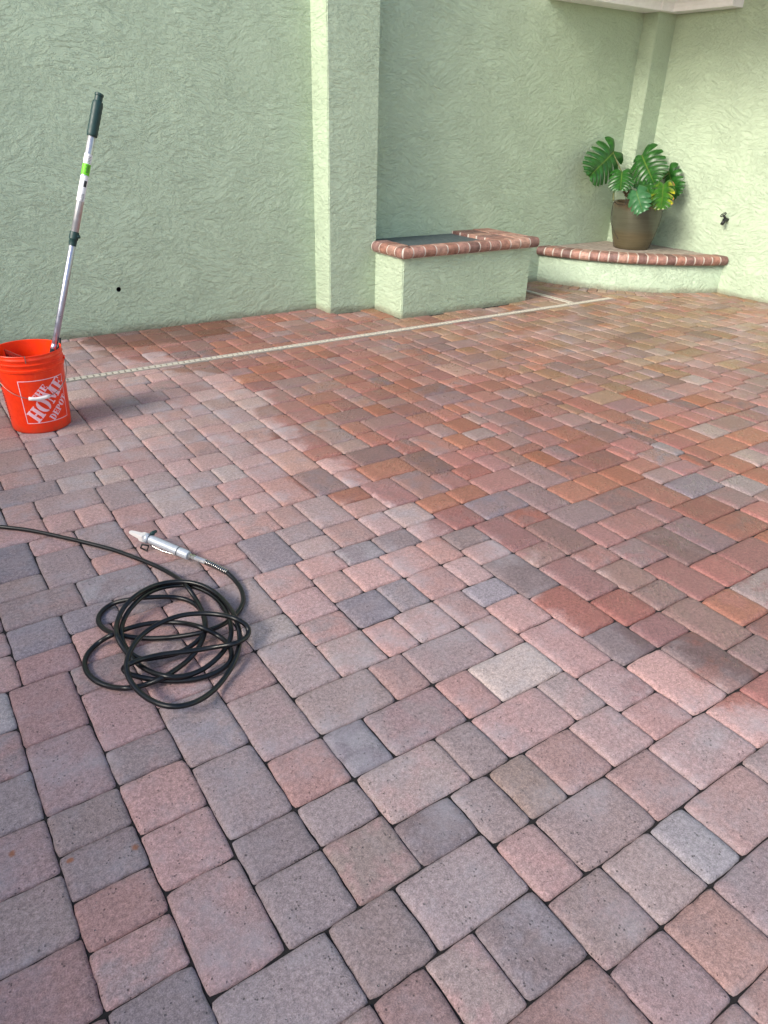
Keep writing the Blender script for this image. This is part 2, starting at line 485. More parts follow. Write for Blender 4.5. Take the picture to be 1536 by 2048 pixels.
# ------------------------------------------------------------------ paving
D = '''
3 32 7 38 Q;3 29 7 32 G;3 26 7 29 G;3 23 7 26 P;3 20 7 23 P;3 16 7 20 G;7 28 11 32 P;7 24 11 28 P;7 18 11 24 Q;-1 32 3 36 G;-1 28 3 32 Q
-1 24 3 28 G;-3 20 3 24 P;-1 16 3 20 P;-5 24 -1 28 B;11 25 15 31 L;11 22 15 25 G;11 18 15 22 G;15 22 19 25 G;15 18 19 22 M;13 14 17 18 G
17 14 23 18 G;7 14 13 18 G;19 18 23 21 D;19 21 25 25 G;23 17 26 21 G;13 10 16 14 R;9 10 13 14 G;16 10 19 14 G;19 10 23 14 D;23 9 27 13 G
17 6 23 10 R;23 13 26 17 Q;26 13 32 17 L;27 9 31 13 G;31 9 34 13 S;34 9 40 13 Q;32 13 36 17 Q;23 5 27 9 Q;27 5 31 9 R;31 5 37 9 L;27 1 31 5 R
15 25 19 29 P;15 29 19 35 L;19 25 22 29 B;22 25 28 29 Q;19 29 25 33 G;25 29 28 33 Q;19 33 23 39 G;23 33 27 37 G;27 33 30 37 P;30 33 34 37 Q
28 29 34 33 L;28 25 31 29 P;31 25 37 29 W;34 29 37 33 Q;34 33 37 37 Q;25 21 28 25 G;28 21 34 25 Q;23 37 27 40 P;23 40 27 44 P;27 37 31 41 B
31 37 34 41 B;34 21 37 25 G;33 17 37 21 Q;29 17 33 21 Q;26 17 29 21 M;37 24 41 30 P;37 20 41 24 Q;37 17 41 20 P;41 17 45 23 P;41 23 45 27 D
37 30 41 34 P;41 27 45 33 P;45 17 49 23 D;36 13 42 17 Q;42 13 46 17 P;46 13 50 17 P;40 9 44 13 G;45 23 49 26 Q;49 20 53 26 G;45 26 49 30 P
49 26 53 29 G;49 17 53 20 G;53 21 57 25 O;53 25 57 31 Q;53 17 57 21 D;3 38 7 44 P;7 35 11 41 P;7 32 11 35 G;11 31 15 37 L;-1 40 3 44 W
-1 36 3 40 P;0 44 4 48 P;0 48 4 51 P;4 51 10 55 G;4 47 8 51 B;4 44 8 47 P;8 48 12 51 B;8 44 11 48 P;7 41 11 44 G;10 51 16 55 B;4 55 8 58 G
8 55 12 61 L;8 61 12 64 P;12 48 16 51 G;11 44 15 48 P;11 41 15 44 G;11 37 15 41 P;15 35 19 39 Q;15 39 19 42 P;15 42 19 48 Q;4 58 8 64 B
12 58 16 64 L;12 55 16 58 P;16 54 20 58 P;16 51 20 54 L;16 48 20 51 L;16 58 19 62 P;16 62 20 66 P;16 66 20 72 L;10 68 16 72 L;7 68 10 72 P
4 64 10 68 P;10 64 13 68 Q;13 64 16 68 P;19 54 25 58 B;19 58 22 62 P;20 62 24 68 S;7 72 13 76 B;13 72 17 76 S;24 62 27 66 Q;27 62 31 66 P
22 58 25 62 P;25 58 28 62 P;28 58 31 62 P;25 54 29 58 P;31 58 35 64 P;29 54 32 58 Q;28 51 32 54 L;28 48 32 51 L;24 48 28 54 B;20 51 24 54 P
20 48 24 51 Q;19 42 23 48 G;23 44 27 48 P;27 45 31 48 P;27 41 30 45 Q;31 45 35 48 B;30 41 34 45 P;32 52 36 58 L;32 48 36 52 Q;36 55 40 58 O
36 52 40 55 R;35 58 39 64 B;34 37 38 41 P;38 37 41 41 Q;37 34 41 37 B;41 33 45 39 D;45 30 49 36 Q;49 29 53 33 G;35 45 39 48 D;34 41 38 45 P
38 41 41 45 P;39 45 43 48 Q;41 42 45 45 D;41 39 45 42 Q;43 45 47 49 P;45 39 49 45 Q;43 49 47 52 O;47 45 53 49 B;49 42 53 45 P;49 36 53 42 L
45 36 49 39 G;49 33 53 36 Q;39 48 43 52 L;40 52 44 58 Q;44 52 48 58 L;42 58 48 62 O;48 52 51 56 Q;47 49 51 52 O;51 53 55 56 P;51 49 57 53 Q
57 47 61 53 L;53 43 57 49 L;53 39 59 43 G;53 35 56 39 Q;56 35 62 39 Q;53 31 57 35 G;57 29 61 35 D;61 29 65 35 L;62 35 65 39 Q;65 37 69 43 O
59 39 65 43 D;61 43 65 47 O;57 43 61 47 O;65 43 69 47 O;65 33 71 37 R;65 29 71 33 R;61 25 67 29 R;69 37 75 41 B;69 41 73 44 G;71 33 75 37 G
69 44 73 47 O;65 47 71 51 R;73 41 77 44 Q;75 38 79 41 G;75 34 79 38 W;48 56 52 62 D;39 58 42 62 P;39 62 43 66 P;43 62 49 66 D;49 62 52 66 P
52 60 56 66 Q;52 56 55 60 P;55 57 59 60 P;55 53 58 57 Q;56 60 59 64 O;59 57 62 61 O;59 61 63 64 W;39 66 43 69 P;35 64 39 70 O;43 66 47 69 W
47 66 50 70 P;50 66 56 70 Q
'''
rects = []
for w in D.replace('\n', ';').split(';'):
    w = w.split()
    if len(w) == 5: rects.append((int(w[0]), int(w[1]), int(w[2]), int(w[3]), w[4]))
U0, U1, V0, V1 = -62, 170, -34, 132
occ = np.zeros((U1 - U0, V1 - V0), bool)
good = []
for r in rects:
    s = occ[r[0] - U0:r[2] - U0, r[1] - V0:r[3] - V0]
    if s.any(): continue
    s[:] = True; good.append(r)
rects = good
rng = random.Random(5)
def pick_colour(u, v):
    w = 'PPPPQQQQGGGLLBWRMS' if u < 40 else 'PPPPQQQOOOGGGLLDRWR'
    if u > 75 and v > 60: w = 'PPQQQOOGGGGLLDRWTTTTTT'
    return rng.choice(w)
SIZES = [(4, 4)] * 7 + [(6, 4)] * 5 + [(3, 4)] * 6 + [(4, 3), (4, 6)]
def fill(cols, rows, up):
    dv = 1 if up else -1
    for v in rows:
        u = cols[0]
        while u < cols[1]:
            if occ[u - U0, v - V0]: u += 1; continue
            run = 0
            while u + run < cols[1] and not occ[u + run - U0, v - V0] and run < 30: run += 1
            opts = []
            for w, h in SIZES:
                if w > run: continue
                rest = run - w
                if rest in (1, 2, 5) and run < 30: continue
                vv = [v + dv * k for k in range(h)]
                vv = [x for x in vv if V0 <= x < V1]
                if any(occ[u - U0:u + w - U0, x - V0].any() for x in vv): continue
                opts.append((w, len(vv)))
            if opts: w, h = rng.choice(opts)
            else:
                w = run if run <= 5 else 4
                if run == 7: w = 4
                h = 0
                while h < 4 and V0 <= v + dv * h < V1 and not occ[u - U0:u + w - U0, v + dv * h - V0].any(): h += 1
            a = v if up else v - h + 1
            occ[u - U0:u + w - U0, a - V0:a + h - V0] = True
            rects.append((u, a, u + w, a + h, pick_colour(u, v)))
            u += w
# below the measured stones first (downwards), then above
low = {}
for u in range(U0, U1):
    c = [r[1] for r in good if r[0] <= u < r[2]]
    low[u] = min(c) if c else (24 if u < 0 else 30)
save = occ.copy()
for u in range(U0, U1): occ[u - U0, low[u] - V0:] = True
fill((U0, U1), range(max(low.values()), V0 - 1, -1), False)
below = occ.copy()
occ[:] = save
for u in range(U0, U1): occ[u - U0, :low[u] - V0] = True
fill((U0, U1), range(min(low.values()), V1), True)

COL = dict(P=(172, 124, 120), Q=(160, 124, 124), G=(150, 130, 130), L=(147, 126, 128), B=(133, 123, 132), D=(120, 102, 104), R=(152, 110, 103), W=(170, 156, 154),
           M=(142, 122, 116), S=(154, 146, 150), O=(168, 121, 107), T=(160, 136, 116))
TWO = dict(P='QPPG', Q='GPQL', G='GQGP', L='BLQG', B='BSLB', D='DBLR', R='RDPR', W='WGQS', M='PGM', S='SBG', O='OPOR', T='TGOQ')

def clip(poly, a, b, c):
    """keep the side a*x+b*y<=c of a convex polygon"""
    out = []
    for i in range(len(poly)):
        p, q = poly[i], poly[(i + 1) % len(poly)]
        dp, dq = a * p[0] + b * p[1] - c, a * q[0] + b * q[1] - c
        if dp <= 0: out.append(p)
        if dp * dq < 0:
            t = dp / (dp - dq); out.append((p[0] + (q[0] - p[0]) * t, p[1] + (q[1] - p[1]) * t))
    return out
def area(p): return .5 * abs(sum(p[i][0] * p[(i + 1) % len(p)][1] - p[(i + 1) % len(p)][0] * p[i][1] for i in range(len(p))))
def inset(poly, d, kv=1.7):
    for i in range(len(poly)):
        p, q = Vector(poly[i]), Vector(poly[(i + 1) % len(poly)])
        e = q - p
        if e.length < 1e-6: continue
        n = Vector((e.y, -e.x)).normalized()
        yield n.x, n.y, n.dot(p) - d * (kv if abs(n.y) > .8 else 1.0)
SEAT_C, SEAT_R = (181.9, 144.5), 45.14
DR = (108.23, 109.67)           # long channel drain across the floor
D2 = (127.5, 128.9)             # short branch running back beside the planter
polys = []
def add_poly(poly, c):
    if len(poly) < 3 or area(poly) < 1.2: return
    polys.append((poly, c))
for u0, v0, u1, v1, c in rects:
    base = [(u0, v0), (u1, v0), (u1, v1), (u0, v1)]
    base = clip(clip(base, 1, 0, WR - .15), 0, 1, WB - .12)
    if len(base) < 3: continue
    halves = []
    for pc in (clip(base, 0, 1, DR[0] - .05), clip(base, 0, -1, -DR[1] - .05)) if (-40 < u0 < 139.9) else (base,):
        if len(pc) < 3: continue
        if max(q[1] for q in pc) > DR[1]:
            halves += [h for h in (clip(pc, 1, 0, D2[0] - .05), clip(pc, -1, 0, -D2[1] - .05)) if len(h) > 2]
        else: halves.append(pc)
    for pc in halves:
        cx = sum(q[0] for q in pc) / len(pc); cy = sum(q[1] for q in pc) / len(pc)
        # planter and pilaster footprints
        if 86.6 < cx < 120.2 and cy > 116.2: continue
        if PF[0] < cx < PF[1] and cy > PF[2]: continue
        if cy > 112 and cx < 86.4 and max(q[0] for q in pc) > 86.5 and cy > 116.2: pc = clip(pc, 1, 0, 86.4)
        if 86.4 < cx < 120.4 and max(q[1] for q in pc) > 116.2: pc = clip(pc, 0, 1, 116.15)
        if cx > 120.2 and cy > 116 and min(q[0] for q in pc) < 120.4: pc = clip(pc, -1, 0, -120.45)
        dx, dy = cx - SEAT_C[0], cy - SEAT_C[1]; r = hypot(dx, dy)
        if r < SEAT_R + 8:
            if r < SEAT_R + 3: continue
            n = (dx / r, dy / r); k = n[0] * SEAT_C[0] + n[1] * SEAT_C[1] + SEAT_R + 4.1
            pc = clip(pc, -n[0], -n[1], -k)
        add_poly(pc, c)
# border course following the round seat
n = 22
a0, a1 = atan2(131.4 - SEAT_C[1], -(SEAT_R + 2.) * .97), atan2(-43, -12.9)
aa0, aa1 = pi + .27, 3 * pi / 2 - .29
for i in range(n):
    t0, t1 = aa0 + (aa1 - aa0) * i / n, aa0 + (aa1 - aa0) * (i + 1) / n
    f = lambda t, r: (SEAT_C[0] + cos(t) * r, SEAT_C[1] + sin(t) * r)
    r0, r1 = SEAT_R + .15, SEAT_R + 4.0
    q = [f(t0, r1), f(t1, r1), f(t1, r0), f(t0, r0)]
    q = q[::-1] if sum(q[k][0] * q[(k + 1) % 4][1] - q[(k + 1) % 4][0] * q[k][1] for k in range(4)) < 0 else q
    q = clip(clip(q, 1, 0, WR - .15), 0, 1, WB - .12)
    q = clip(q, -1, 0, -120.5)
    add_poly(q, pick_colour(140, 110))

def outline(poly, ctr, nper, rad, amp, seed):
    """rounded, slightly irregular outline of one stone; local metres"""
    P = [Vector(((x - ctr[0]) * S, (y - ctr[1]) * S)) for x, y in poly]
    out = []
    m = len(P)
    for i in range(m):
        a, b, c = P[i - 1], P[i], P[(i + 1) % m]
        d0, d1 = (a - b), (c - b)
        r0 = min(rad, d0.length * .4); r1 = min(rad, d1.length * .4)
        s, e = b + d0.normalized() * r0, b + d1.normalized() * r1
        out += [s, s.lerp(b, .62).lerp(b.lerp(e, .38), .5), e]
        nx = c + (b - c).normalized() * min(rad, d1.length * .4)
        for k in range(1, nper): out.append(e.lerp(nx, k / nper))
    rr = []
    for q in out:
        w = mnoise.noise(Vector((q.x * 26 + seed, q.y * 26, seed * 1.7))) * amp + mnoise.noise(Vector((q.x * 90, q.y * 90 + seed, seed))) * amp * .6
        l = q.length
        rr.append(q * (1 + (w + amp * .05) / max(l, .01)))
    return rr

def stone(bmv, poly, ctr, detail, seed, z0=0.0, tilt=(0, 0)):
    """returns (verts, faces) of one tumbled stone"""
    nper = (6, 4, 2)[detail]
    gap = .0003 + .0006 * rng.random()
    pl = poly
    for a, b, c in list(inset(poly, gap / S, (1.0, 3.2, 4.0)[detail])): pl = clip(pl, a, b, c)
    if len(pl) < 3: return None
    o = outline(pl, ctr, nper, .0085 + .007 * rng.random(), .0030, seed)
    hx, hy = max(.03, max(abs(q.x) for q in o)), max(.03, max(abs(q.y) for q in o))
    b1, b2 = rng.uniform(.0, (.035, .10, .11)[detail]), rng.uniform(.0, .01)
    o = [Vector((q.x * (1 - b2 * abs(q.y / hy) ** 3), q.y * (1 - b1 * abs(q.x / hx) ** 3))) for q in o]
    n = len(o)
    rings = [(0, -.030), (0, -.0115), (.0020, -.0064), (.0070, -.0024), (.0180, 0)] if detail == 0 else ([(0, -.026), (0, -.0095), (.003, -.0035), (.012, 0)] if detail == 1 else [(0, -.022), (.0005, -.006), (.008, 0)])
    vs, fs = [], []
    hx, hy = max(.03, max(abs(q.x) for q in o)), max(.03, max(abs(q.y) for q in o))
    for d, z in rings:
        for i in range(n):
            q = Vector((o[i].x * (1 - d / hx), o[i].y * (1 - d / hy)))
            zz = z + z0 + tilt[0] * q.x + tilt[1] * q.y
            if z > -.012: zz += mnoise.noise(Vector((q.x * 18 + seed, q.y * 18, 3.3))) * .0011
            vs.append((q.x, q.y, zz))
    for k in range(len(rings) - 1):
        for i in range(n):
            j = (i + 1) % n
            fs.append((k * n + i, k * n + j, (k + 1) * n + j, (k + 1) * n + i))
    # cap: one more ring half-way in, then a fan
    base = (len(rings) - 1) * n
    if detail < 2:
        for i in range(n):
            q = o[i] * .5
            vs.append((q.x, q.y, z0 + .0006 + tilt[0] * q.x + tilt[1] * q.y + mnoise.noise(Vector((q.x * 18 + seed, q.y * 18, 3.3))) * .0014))
        for i in range(n):
            j = (i + 1) % n; fs.append((base + i, base + j, base + n + j, base + n + i))
        base += n
    vs.append((0, 0, z0 + .0007)); c = len(vs) - 1
    for i in range(n): fs.append((base + i, base + (i + 1) % n, c))
    return vs, fs

def tint_pair(c, soft=.18, mean=(166, 132, 122)):
    k = rng.uniform(-9, 9); hue = rng.uniform(-4, 4)
    base = [x + (y - x) * soft for x, y in zip(COL[c], mean)]
    a = [base[0] + k + hue, base[1] + k, base[2] + k - hue]
    o = COL[rng.choice(TWO[c])]; f = rng.uniform(.2, .75)
    b = lin(*[x + (y + k - x) * f + 4 for x, y in zip(a, o)]); a = lin(*[x + 4 for x in a])
    return a, b
def set_damp(me, vals):
    at = me.attributes.new('damp', 'FLOAT', 'POINT'); at.data.foreach_set('value', np.array(vals, np.float32))
def set_tint(me, name, vals):
    at = me.attributes.new(name, 'FLOAT_COLOR', 'POINT'); at.data.foreach_set('color', np.array(vals, np.float32).ravel())

def proj(u, v):
    q = Vector((u, v, 0)) - CAM
    x = [sum(RC[i][k] * q[k] for k in range(3)) for i in range(3)]
    if x[2] < 2: return None
    return 768 + 1437.58 * x[0] / x[2], 1024 + 1437.58 * x[1] / x[2]
def shown(poly):
    P = [proj(*q) for q in poly]
    if any(p is None for p in P): return 0
    cl = clip(clip(clip(clip(P, 1, 0, 1536), -1, 0, 0), 0, 1, 2048), 0, -1, 0)
    return area(cl) if len(cl) > 2 else 0

bm = bmesh.new()
hexa(bm, [V(*q) for q in ((-61.5, -33.5, -1.5), (WR, -33.5, -1.5), (WR, WB, -1.5), (-61.5, WB, -1.5), (-61.5, -33.5, -.27), (WR, -33.5, -.27), (WR, WB, -.27), (-61.5, WB, -.27))])
patio = frombm('patio', bm, M['sand'])
tag(patio, 'patio of tumbled concrete pavers in pink, grey and blue grey', kind='structure')
scored = sorted(((shown(p), i) for i, (p, c) in enumerate(polys)), reverse=True)
single = set(i for s, i in scored[:300])
FV, FF, T1, T2, DM = [], [], [], [], []
for s, i in scored:
    poly, c = polys[i]
    cx = sum(q[0] for q in poly) / len(poly); cy = sum(q[1] for q in poly) / len(poly)
    det = 0 if i in single else (1 if s > 60 else 2)
    r = stone(None, poly, (cx, cy), det, rng.uniform(0, 400), rng.gauss(0, .0007), (rng.gauss(0, .006), rng.gauss(0, .006)))
    if r is None: continue
    vs, fs = r; w_ = max(0, min(1, (cx - 70) / 50)) * max(0, min(1, (cy - 30) / 40)); a, b = tint_pair(c, .18 + .38 * max(0, min(1, (cy - 40) / 45)), (166 - 10 * w_, 124 + 6 * w_, 112 - 8 * w_))
    if i in single:
        me = bpy.data.meshes.new('paver'); me.from_pydata(vs, [], fs); me.update()
        set_tint(me, 'tint', [a] * len(vs)); set_tint(me, 'tint_two', [b] * len(vs)); set_damp(me, [rng.uniform(-1, 1)] * len(vs))
        link('paver', me, M['paver'], patio, True, V(cx, cy, 0))
    else:
        k = len(FV)
        FV += [(x + cx * S, y + cy * S, z) for x, y, z in vs]; FF += [tuple(q + k for q in f) for f in fs]
        T1 += [a] * len(vs); T2 += [b] * len(vs); DM += [rng.uniform(-1, 1)] * len(vs)
me = bpy.data.meshes.new('paver_field'); me.from_pydata(FV, [], FF); me.update()
set_tint(me, 'tint', T1); set_tint(me, 'tint_two', T2); set_damp(me, DM)
fo = link('paver_field', me, M['paver'], patio, True); fo['kind'] = 'stuff'

# ------------------------------------------------------------------ channel drains
def drain(label, a, b, half, pitch, z=.02):
    """a,b: ends (u,v) of the centre line"""
    A, B = Vector((a[0], a[1])), Vector((b[0], b[1])); d = (B - A); L = d.length; d.normalize(); n = Vector((-d.y, d.x))
    o = empty('channel_drain', V(a[0], a[1], 0), label, 'drain', 'channel drains set in the paving')
    P = lambda s, t, z: V(*(A + d * s + n * t), z)
    bm = bmesh.new()
    for t0, t1 in ((-half, -half + .12), (half - .12, half)):
        hexa(bm, [P(0, t0, -1.2), P(L, t0, -1.2), P(L, t1, -1.2), P(0, t1, -1.2), P(0, t0, z), P(L, t0, z), P(L, t1, z), P(0, t1, z)])
    wpart('channel_rail', bm, M['grate'], o)
    bm = bmesh.new()
    hexa(bm, [P(0, -half + .13, -1.4), P(L, -half + .13, -1.4), P(L, half - .13, -1.4), P(0, half - .13, -1.4), P(0, -half + .13, -.6), P(L, -half + .13, -.6), P(L, half - .13, -.6), P(0, half - .13, -.6)])
    wpart('channel_bed', bm, M['dark'], o)
    sec = 24.0; k = 0; s = .05
    while s < L - .5:
        e = min(s + sec, L - .02)
        bm = bmesh.new(); h = half - .16; sl = .28
        def slab(s0, s1, t0, t1):
            hexa(bm, [P(s0, t0, -.14), P(s1, t0, -.14), P(s1, t1, -.14), P(s0, t1, -.14), P(s0, t0, z - .02), P(s1, t0, z - .02), P(s1, t1, z - .02), P(s0, t1, z - .02)])
        i0 = .62 * half
        slab(s, e - .06, -h, -i0); slab(s, e - .06, i0, h)
        x = s
        while x < e - .07:
            x1 = min(x + pitch - sl, e - .06)
            slab(x, x1, -i0 + .002, i0 - .002); x += pitch
        wpart('grate', bm, M['grate'], o)
        s = e
    return o
drain('long narrow cream channel drain crossing the paving in front of the planter', (-38, 108.95), (139.9, 108.95), .68, .92)
drain('short cream channel drain running back between the planter and the round seat', (128.2, 109.9), (128.2, 131.3), .6, .92)

# ------------------------------------------------------------------ bricks
BR = [(156, 114, 100), (142, 104, 94), (164, 122, 108), (124, 94, 88), (152, 114, 104), (134, 104, 98), (170, 134, 120)]
def bull_profile(depth, th, r):
    """outer nose at x=0, back at x=depth; z from 0 (bottom) to th"""
    pts = [(depth, 0), (r * .5, 0)]
    for k in range(7):
        a = -pi / 2 - pi * k / 6
        pts.append((r * .55 + r * .55 * cos(a), th / 2 + th / 2 * sin(a)))
    pts += [(depth, th)]
    return pts
def brick_from(quad, th, nose, z, parent, name='brick', bull=True):
    """quad: (outer0, outer1, inner1, inner0) in modules; extrudes a bullnose section from the outer edge to the inner edge"""
    o0, o1, i1, i0 = [Vector(q) for q in quad]
    c = (o0 + o1 + i1 + i0) / 4
    bm = bmesh.new()
    if bull:
        pr = [(1.0, 0)] + [(None, k) for k in range(8)] + [(1.0, 1)]
        def row(o, i):
            L = (i - o).length; out = []
            for x, k in [('b', 0)] + [('n', k) for k in range(9)] + [('t', 0)]:
                if x == 'b': f, zz = L, 0
                elif x == 't': f, zz = L, th
                else:
                    a = -pi / 2 - pi * k / 8
                    f, zz = nose + nose * cos(a), th / 2 + th / 2 * sin(a)
                q = o + (i - o).normalized() * f
                out.append(V(q.x, q.y, z + zz))
            return out
        A, B = [bm.verts.new(q) for q in row(o0, i0)], [bm.verts.new(q) for q in row(o1, i1)]
        n = len(A)
        for k in range(n): bm.faces.new((A[k], A[(k + 1) % n], B[(k + 1) % n], B[k]))
        bm.faces.new(A[::-1]); bm.faces.new(B)
        bmesh.ops.recalc_face_normals(bm, faces=bm.faces)
    else:
        hexa(bm, [V(q.x, q.y, z) for q in (o0, o1, i1, i0)] + [V(q.x, q.y, z + th) for q in (o0, o1, i1, i0)])
        bmesh.ops.recalc_face_normals(bm, faces=bm.faces)
        bmesh.ops.bevel(bm, geom=list(bm.edges), offset=.004, segments=2, affect='EDGES')
    o = wpart(name, bm, M['brick'], parent, False)
    me = o.data
    k_ = rng.uniform(-8, 8); t = lin(*[x + k_ for x in rng.choice(BR)])
    set_tint(me, 'tint', [t] * len(me.vertices))
    if bull:
        for p in me.polygons: p.use_smooth = len(p.vertices) == 4 and p.area < .0009
    return o

# ---- box planter with brick rim
PL = (86.55, 120.3, 116.1)
pl = empty('planter_box', V(103, 123, 0), 'rectangular stucco planter with brick rim and grey board lid', 'planter')
bm = bmesh.new(); box(bm, PL[0], PL[1], PL[2], WB - .02, -.6, 11.2)
bmesh.ops.bevel(bm, geom=[e for e in bm.edges if abs(e.verts[0].co.z - e.verts[1].co.z) > .1], offset=.007, segments=3, affect='EDGES')
wpart('planter_wall', bm, M['stucco'], pl)
Z0, TH, OV = 11.25, 2.05, 1.25
ou0, ou1, ov0 = PL[0] - OV, PL[1] + OV, PL[2] - OV
inn = 117.35; iu = 88.7
mw = .32
nb = 13; w = (ou1 - ou0 - .25) / nb
for i in range(nb):
    a, b = ou0 + .12 + i * w, ou0 + .12 + (i + 1) * w - mw
    ia = a
    if i == 0:      # mitred corner stone
        brick_from(((ou0 + .3, ov0), (b, ov0), (b, inn), (iu - .1, inn)), TH, .95, Z0, pl)
    else: brick_from(((a, ov0), (b, ov0), (b, inn), (a, inn)), TH, .95, Z0, pl)
nl = 4; vv0, vv1 = ov0 + .1, PF[2] - .15
h = (vv1 - vv0) / nl
for i in range(nl):
    a, b = vv0 + i * h, vv0 + (i + 1) * h - mw
    if i == 0: brick_from(((ou0, b), (ou0, ov0 + .28), (iu - .3, inn - .1), (iu, b)), TH, .95, Z0, pl)
    else: brick_from(((ou0, b), (ou0, a), (iu, a), (iu, b)), TH, .95, Z0, pl)
nr = 5; vv0, vv1 = inn + mw, WB - .15; h = (vv1 - vv0) / nr
for i in range(nr):
    a, b = vv0 + i * h, vv0 + (i + 1) * h - mw
    brick_from(((ou1, a), (ou1, b), (ou1 - 5.4, b), (ou1 - 5.4, a)), TH, .95, Z0, pl)
    brick_from(((110.3, a), (110.3, b), (ou1 - 5.6, b), (ou1 - 5.6, a)), TH - .04, .5, Z0, pl, bull=False)
bm = bmesh.new()
box(bm, PL[0] - .55, PL[1] + .55, PL[2] - .55, inn - .05, Z0 - .02, Z0 + TH - .12)
box(bm, PL[0] - .55, iu - .06, inn - .05, PF[2] - .1, Z0 - .02, Z0 + TH - .13)
box(bm, 110.4, PL[1] + .55, inn - .05, WB - .06, Z0 - .02, Z0 + TH - .14)
for i in range(nb + 1):     # raised white pointing round the noses
    pass
wpart('mortar_bed', bm, M['mortar'], pl)
def mortar_nose(o0, o1, i1, i0, parent):
    """one joint of white pointing, following the bullnose a hair below the bricks"""
    O0, O1, I1, I0 = [Vector(q) for q in (o0, o1, i1, i0)]
    bm = bmesh.new(); rows = []
    for O, I in ((O0, I0), (O1, I1)):
        d = (I - O).normalized(); r = []
        L = (I - O).length
        for f, zz in [(L, 0)] + [(.95 + .89 * cos(-pi / 2 - pi * k / 8), TH / 2 + (TH / 2 - .06) * sin(-pi / 2 - pi * k / 8)) for k in range(9)] + [(L, TH - .06)]:
            q = O + d * f; r.append(bm.verts.new(V(q.x, q.y, parent['cap_z'] + zz)))
        rows.append(r)
    n = len(rows[0])
    for k in range(n): bm.faces.new((rows[0][k], rows[0][(k + 1) % n], rows[1][(k + 1) % n], rows[1][k]))
    bm.faces.new(rows[0][::-1]); bm.faces.new(rows[1])
    bmesh.ops.recalc_face_normals(bm, faces=bm.faces)
    wpart('mortar_joint', bm, M['mortar'], parent)
pl['cap_z'] = Z0
for i in range(1, nb):
    b = ou0 + .12 + i * w
    mortar_nose((b - mw + .001, ov0), (b - .001, ov0), (b - .001, inn), (b - mw + .001, inn), pl)
mortar_nose((ou0 + .02, ov0 + .26), (ou0 + .28, ov0 + .02), (iu - .11, inn - .02), (iu - .29, inn - .11), pl)
h = (PF[2] - .15 - ov0 - .1) / nl
for i in range(1, nl + 1):
    b = ov0 + .1 + i * h
    mortar_nose((ou0, b - .001), (ou0, b - mw + .001), (iu, b - mw + .001), (iu, b - .001), pl)
h = (vv1 - vv0) / nr
for i in range(0, nr):
    b = vv0 + i * h
    mortar_nose((ou1, b - mw + .001), (ou1, b - .001), (ou1 - 5.4, b - .001), (ou1 - 5.4, b - mw + .001), pl)
bm = bmesh.new()
hexa(bm, [V(*q) for q in ((iu + .1, inn + .1, 11.22), (110.15, inn + .1, 11.22), (110.15, 124.2, 11.22), (iu + .1, 124.2, 11.22),
                          (iu + .1, inn + .1, 12.55), (110.15, inn + .1, 12.55), (110.15, 124.2, 12.62), (iu + .1, 124.2, 12.62))])
wpart('lid_board', bm, M['board'], pl)
bm = bmesh.new()
hexa(bm, [V(*q) for q in ((iu + .1, 124.3, 11.22), (110.15, 124.3, 11.22), (110.15, 131.2, 11.22), (iu + .1, 131.2, 11.22),
                          (iu + .1, 124.3, 12.58), (110.15, 124.3, 12.58), (110.15, 131.2, 12.66), (iu + .1, 131.2, 12.66))])
wpart('lid_board', bm, M['board'], pl)

# ---- curved corner seat with brick rim
st = empty('corner_seat', V(158, 120, 0), 'low curved stucco seat with brick rim in the far corner', 'seat')
ZS = 6.2
def arc(r, t, z): return V(SEAT_C[0] + cos(t) * r, SEAT_C[1] + sin(t) * r, z)
ts, te = pi + math.asin((SEAT_C[1] - WB) / SEAT_R), 3 * pi / 2 - math.asin((SEAT_C[0] - WR) / SEAT_R)
bm = bmesh.new(); n = 40
A = [bm.verts.new(arc(SEAT_R, ts + (te - ts) * i / n, -.6)) for i in range(n + 1)]
B = [bm.verts.new(arc(SEAT_R, ts + (te - ts) * i / n, ZS + .02)) for i in range(n + 1)]
for i in range(n): bm.faces.new((A[i], A[i + 1], B[i + 1], B[i]))
cv = bm.verts.new(V(WR - .02, WB - .02, ZS + .02)); bm.faces.new(B + [cv])
wpart('seat_wall', bm, M['stucco'], st, True)
st['cap_z'] = ZS
RO, RI = SEAT_R + 1.3, SEAT_R - 2.6
ts2, te2 = pi + math.asin((SEAT_C[1] - WB + .1) / RO), 3 * pi / 2 - math.asin((SEAT_C[0] - WR + .1) / RO)
f = lambda r, t: (SEAT_C[0] + cos(t) * r, SEAT_C[1] + sin(t) * r)
nb = 21; dt = (te2 - ts2) / nb; mt = .32 / RO
for i in range(nb):
    a, b = ts2 + i * dt, ts2 + (i + 1) * dt - mt
    brick_from((f(RO, a), f(RO, b), f(RI, b), f(RI, a)), TH, .95, ZS, st)
    if i < nb - 1: mortar_nose(f(RO, b + .0001), f(RO, b + mt - .0001), f(RI, b + mt - .0001), f(RI, b + .0001), st)
